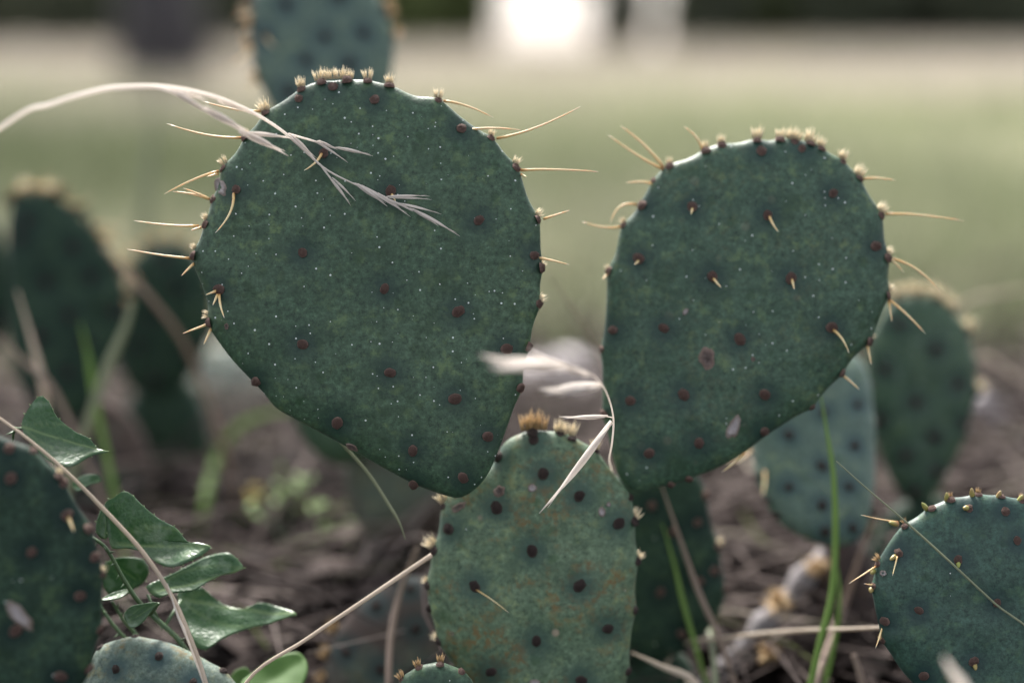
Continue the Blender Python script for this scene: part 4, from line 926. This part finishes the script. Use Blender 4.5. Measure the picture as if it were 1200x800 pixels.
seed_head('drooping dry oat-like seed head with pale husks between the two broad pads',
    [(640, 428, 0.72), (670, 430, 0.74), (695, 440, 0.77), (708, 455, 0.80), (716, 475, 0.825), (719, 495, 0.84), (717, 520, 0.845)], 2.6,
    [(716, 493, 0.84, 632, 601, 0.825, 10), (712, 487, 0.838, 655, 488, 0.825, 6.5), (665, 430, 0.735, 562, 416, 0.70, 19), (650, 426, 0.72, 572, 430, 0.70, 14), (704, 451, 0.79, 632, 456, 0.755, 17), (690, 452, 0.78, 650, 462, 0.765, 10), (690, 440, 0.765, 618, 408, 0.74, 9)],
    [at(714, 538, 0.868), at(717, 552, 0.895), at(722, 590, 0.925), at(724, 680, 0.94), Vector((at(726, 760, 0.95).x, at(726, 760, 0.95).y, 0.0))], mat='straw_pale',
    branches=[[(719, 494, 0.84), (717, 489, 0.84), (700, 487, 0.835)], [(719, 494, 0.84), (708, 508, 0.838), (695, 525, 0.835)]])

# ------------------------------------------------------------------ greenbrier vine and other small plants
def leaf(parent, base_loc, outline, b, tp, depth, yaw=0, pitch=0, fold=0.25, curl=0.0, mat='vine_leaf', thick=0.0005, prick=True, seed=1):
    """outline traced in pixels on the leaf's own tilted plane; folded along the midrib from b to tp"""
    o = np.array(outline, float); c = o.mean(0); C = at(c[0], c[1], depth)
    q = Matrix.Rotation(math.radians(yaw), 3, CU) @ Matrix.Rotation(math.radians(pitch), 3, CR)
    ex, ey, en = q @ CR, q @ CU, q @ (-CF)
    def uv(px, py):
        r = ray(px, py); t = (C - CP).dot(en) / r.dot(en); P = CP + r * t - C; return np.array([P.dot(ex), P.dot(ey)])
    U = np.array(catmull([uv(*p) for p in outline], 5, True)); B0, T0 = uv(*b), uv(*tp); ax = T0 - B0; L = np.linalg.norm(ax); ax /= L; pr = np.array([-ax[1], ax[0]])
    def w(p):
        s = (p - B0) @ pr; t = (p - B0) @ ax / L
        return fold * math.sqrt(s * s + (L * 0.03) ** 2) + curl * L * (t - 0.4) ** 2 + 0.04 * L * noise.noise((p[0] * 70 + seed, p[1] * 70, seed)) , s, t
    V = []; Fc = []; rib = []; nr = 9; ns = len(U); m0 = U.mean(0)
    def add(p):
        z, s, t = w(p); V.append(C + ex * p[0] + ey * p[1] + en * z)
        g = max(math.exp(-(s / (L * 0.014)) ** 2), 0.5 * math.exp(-((abs(s) - L * 0.16 * math.sin(math.pi * min(1, max(0, t)))) / (L * 0.012)) ** 2)); rib.append(g)
    add(m0)
    for j in range(1, nr + 1):
        for p in U: add(m0 + (p - m0) * (j / nr))
    for i in range(ns):
        i2 = (i + 1) % ns; Fc.append((0, 1 + i, 1 + i2))
        for j in range(nr - 1):
            a0 = 1 + j * ns; Fc.append((a0 + i, a0 + ns + i, a0 + ns + i2, a0 + i2))
    if prick:
        r = random.Random(seed)
        for i in range(0, ns, 3):
            p = V[1 + (nr - 1) * ns + i]; d = (p - V[0]).normalized(); k = len(V)
            tube([p - d * 0.0004, p + d * r.uniform(0.0007, 0.0014) ], [0.00022, 0.00005], 3, V=V, Fc=Fc, A=[], B=[]); rib += [1.0] * (len(V) - k)
    ob = world_obj('leaf', V, Fc, mat, base_loc, {'rib': rib}, parent)
    md = ob.modifiers.new('thickness', 'SOLIDIFY'); md.thickness = thick
    return ob
def Z(*pp): return [(x / 2.286, 450 + y / 2.286) for x, y in pp]      # points read off an enlargement of the lower left corner
vb = at(215, 760, 0.83); vb.z = 0
vine = thing('greenbrier_vine', 'greenbrier vine with mottled pointed green leaves and prickly stem', 'vine', vb)
leaf(vine, vb, Z((60, 110), (80, 75), (110, 48), (135, 62), (155, 95), (200, 130), (240, 150), (265, 178), (291, 186), (245, 200), (190, 235), (140, 222), (110, 195), (72, 150)), Z((60, 118))[0], Z((291, 186))[0], 0.830, 10, -25, 0.45, 0.1, seed=1)
leaf(vine, vb, Z((296, 350), (325, 325), (358, 309), (400, 345), (440, 375), (480, 395), (512, 430), (570, 441), (540, 475), (500, 497), (455, 500), (420, 482), (385, 452), (340, 440), (300, 438)), Z((285, 430))[0], Z((570, 441))[0], 0.835, -8, -30, 0.40, 0.2, seed=2)
leaf(vine, vb, Z((395, 550), (430, 528), (470, 510), (520, 485), (565, 467), (620, 468), (656, 505), (610, 512), (565, 530), (520, 555), (470, 562), (425, 575)), Z((395, 565))[0], Z((656, 505))[0], 0.865, 0, -38, 0.22, 0.25, seed=3)
leaf(vine, vb, Z((480, 570), (500, 552), (545, 550), (590, 585), (650, 605), (700, 588), (750, 600), (802, 627), (750, 640), (700, 650), (650, 668), (600, 690), (560, 722), (520, 700), (495, 640)), Z((485, 580))[0], Z((802, 627))[0], 0.880, -6, -30, 0.25, 0.2, seed=4)
leaf(vine, vb, Z((275, 490), (300, 468), (340, 460), (385, 465), (402, 495), (385, 530), (340, 556), (300, 560), (278, 530)), Z((290, 470))[0], Z((390, 540))[0], 0.875, 0, 10, 0.2, 0.2, seed=5)
leaf(vine, vb, Z((335, 625), (350, 600), (380, 590), (425, 585), (410, 605), (385, 640), (355, 655)), Z((425, 587))[0], Z((340, 640))[0], 0.850, 0, -20, 0.5, 0.2, seed=6, prick=False)
leaf(vine, vb, Z((195, 270), (225, 248), (262, 245), (270, 262), (240, 272), (210, 290)), Z((195, 280))[0], Z((270, 258))[0], 0.890, 0, -30, 0.3, 0.1, seed=7, prick=False)
leaf(vine, vb, Z((255, 395), (262, 350), (285, 320), (300, 345), (300, 390), (280, 415)), Z((280, 420))[0], Z((285, 320))[0], 0.860, 30, -10, 0.3, 0.1, seed=8)
leaf(vine, vb, Z((270, 580), (300, 562), (345, 552), (330, 575), (295, 582)), Z((345, 552))[0], Z((270, 580))[0], 0.860, 0, -50, 0.3, 0.1, seed=9, prick=False)
def vine_stem(pts, w):
    C = catmull([at(*p) for p in pts[:-1]] + [Vector(pts[-1])], 6); W = px_size(w, 0.860) / 2
    V, Fc, A, B = tube(C, [W * (0.6 + 0.4 * min(1, i / len(C) * 2)) for i in range(len(C))], 8); r = random.Random(len(pts))
    for i in range(3, len(C) - 10, 2):
        d = Vector((r.uniform(-1, 1), r.uniform(-0.6, 0.2), r.uniform(-1, 1))).normalized(); p = Vector(C[i]); tube([p, p + d * 0.0042], [0.0008, 0.0001], 4, V=V, Fc=Fc, A=A, B=B)
    world_obj('stem', V, Fc, 'stem_green', vb, None, vine)
P_ = lambda x, y, d: (*Z((x, y))[0], d)
vine_stem([P_(245, 410, 0.850), P_(285, 440, 0.850), P_(330, 520, 0.855), P_(370, 580, 0.860), P_(420, 630, 0.865), P_(490, 700, 0.870), P_(520, 800, 0.870), vb + Vector((0, 0, -0.003))], 6)
vine_stem([P_(300, 580, 0.870), P_(330, 630, 0.875), P_(370, 680, 0.880), P_(430, 800, 0.880), vb + Vector((-0.015, 0.01, -0.003))], 5)
vine_stem([P_(60, 118, 0.830), P_(35, 140, 0.835), P_(50, 300, 0.860), P_(160, 450, 0.875), P_(300, 640, 0.875), P_(420, 800, 0.880), vb + Vector((-0.01, 0.02, -0.003))], 4)
for a, b_ in (((395, 562, 0.865), (425, 635, 0.865)), ((485, 578, 0.880), (440, 650, 0.867)), ((425, 587, 0.850), (405, 615, 0.863))):
    C = [at(*P_(*a)), at(*P_(*b_))]; V, Fc, A, B = tube(C, [0.0008, 0.001], 6); world_obj('leaf_stalk', V, Fc, 'stem_green', vb, None, vine)

bl = at(325, 800, 0.88); bl.z = 0
seedling = thing('leafy_seedling', 'bright green broad leaf low between the greenbrier and the weathered brown pad', 'plant', bl)
leaf(seedling, bl, [(282, 806), (296, 790), (322, 772), (350, 766), (361, 782), (356, 805), (340, 822), (300, 822)], (290, 815), (358, 770), 0.89, 0, -40, 0.2, 0.1, mat='bright_leaf', prick=False, seed=21)
leaf(seedling, bl, [(270, 800), (276, 786), (290, 783), (294, 796), (284, 808)], (285, 808), (280, 783), 0.9, 0, -30, 0.2, 0.1, mat='bright_leaf', prick=False, seed=22)
C = [at(300, 815, 0.89), at(318, 840, 0.885), bl]; V, Fc, A, B = tube(catmull(C, 4), [0.0011] * 9, 6); world_obj('stem', V, Fc, 'stem_green', bl, None, seedling)

fl = on_ground(352, 690); fl.z = 0
flower = thing('yellow_flower', 'tiny pale yellow flower with feathery green leaves in the litter', 'flower', fl)
dF = (fl - CP).dot(CF) * 0.97
for pts, w in (([(301, 580), (318, 610), (340, 650)], 0.0012), ([(385, 628), (365, 655), (350, 680)], 0.001), ([(340, 585), (338, 620), (345, 670)], 0.001)):
    C = catmull([at(x, y, dF) for x, y in pts] + [fl], 5); V, Fc, A, B = tube(C, [w] * len(C), 5); world_obj('stem', V, Fc, 'stem_green', fl, None, flower)
hc = at(300, 577, dF); V, Fc, A, B = [], [], [], []
for k in range(14):
    a = 2 * math.pi * k / 14; d = (CR * math.cos(a) + CU * math.sin(a) * 0.8 - CF * 0.5).normalized()
    tube([hc, hc + d * 0.0045, hc + d * 0.0085], [0.001, 0.002, 0.0006], 5, 0.4, -CF, V, Fc, A, B)
world_obj('flower_head', V, Fc, 'petal', fl, None, flower)
r = random.Random(5)
for cx, cy, n in ((338, 580, 16), (320, 582, 6), (360, 578, 6), (398, 632, 18), (380, 625, 6), (350, 640, 5)):
    c = at(cx, cy, dF)
    for k in range(n):
        p = c + Vector((r.gauss(0, 0.011), r.gauss(0, 0.011), r.gauss(0, 0.008))); d = Vector((r.gauss(0, 1), r.gauss(0, 1), r.gauss(0.3, 0.5))).normalized()
        V, Fc, A, B = tube([p, p + d * 0.006, p + d * 0.012], [0.0008, 0.0028, 0.0006], 5, 0.25, (0, 0, 1)); world_obj('leaf', V, Fc, 'sprig_leaf', fl, None, flower)
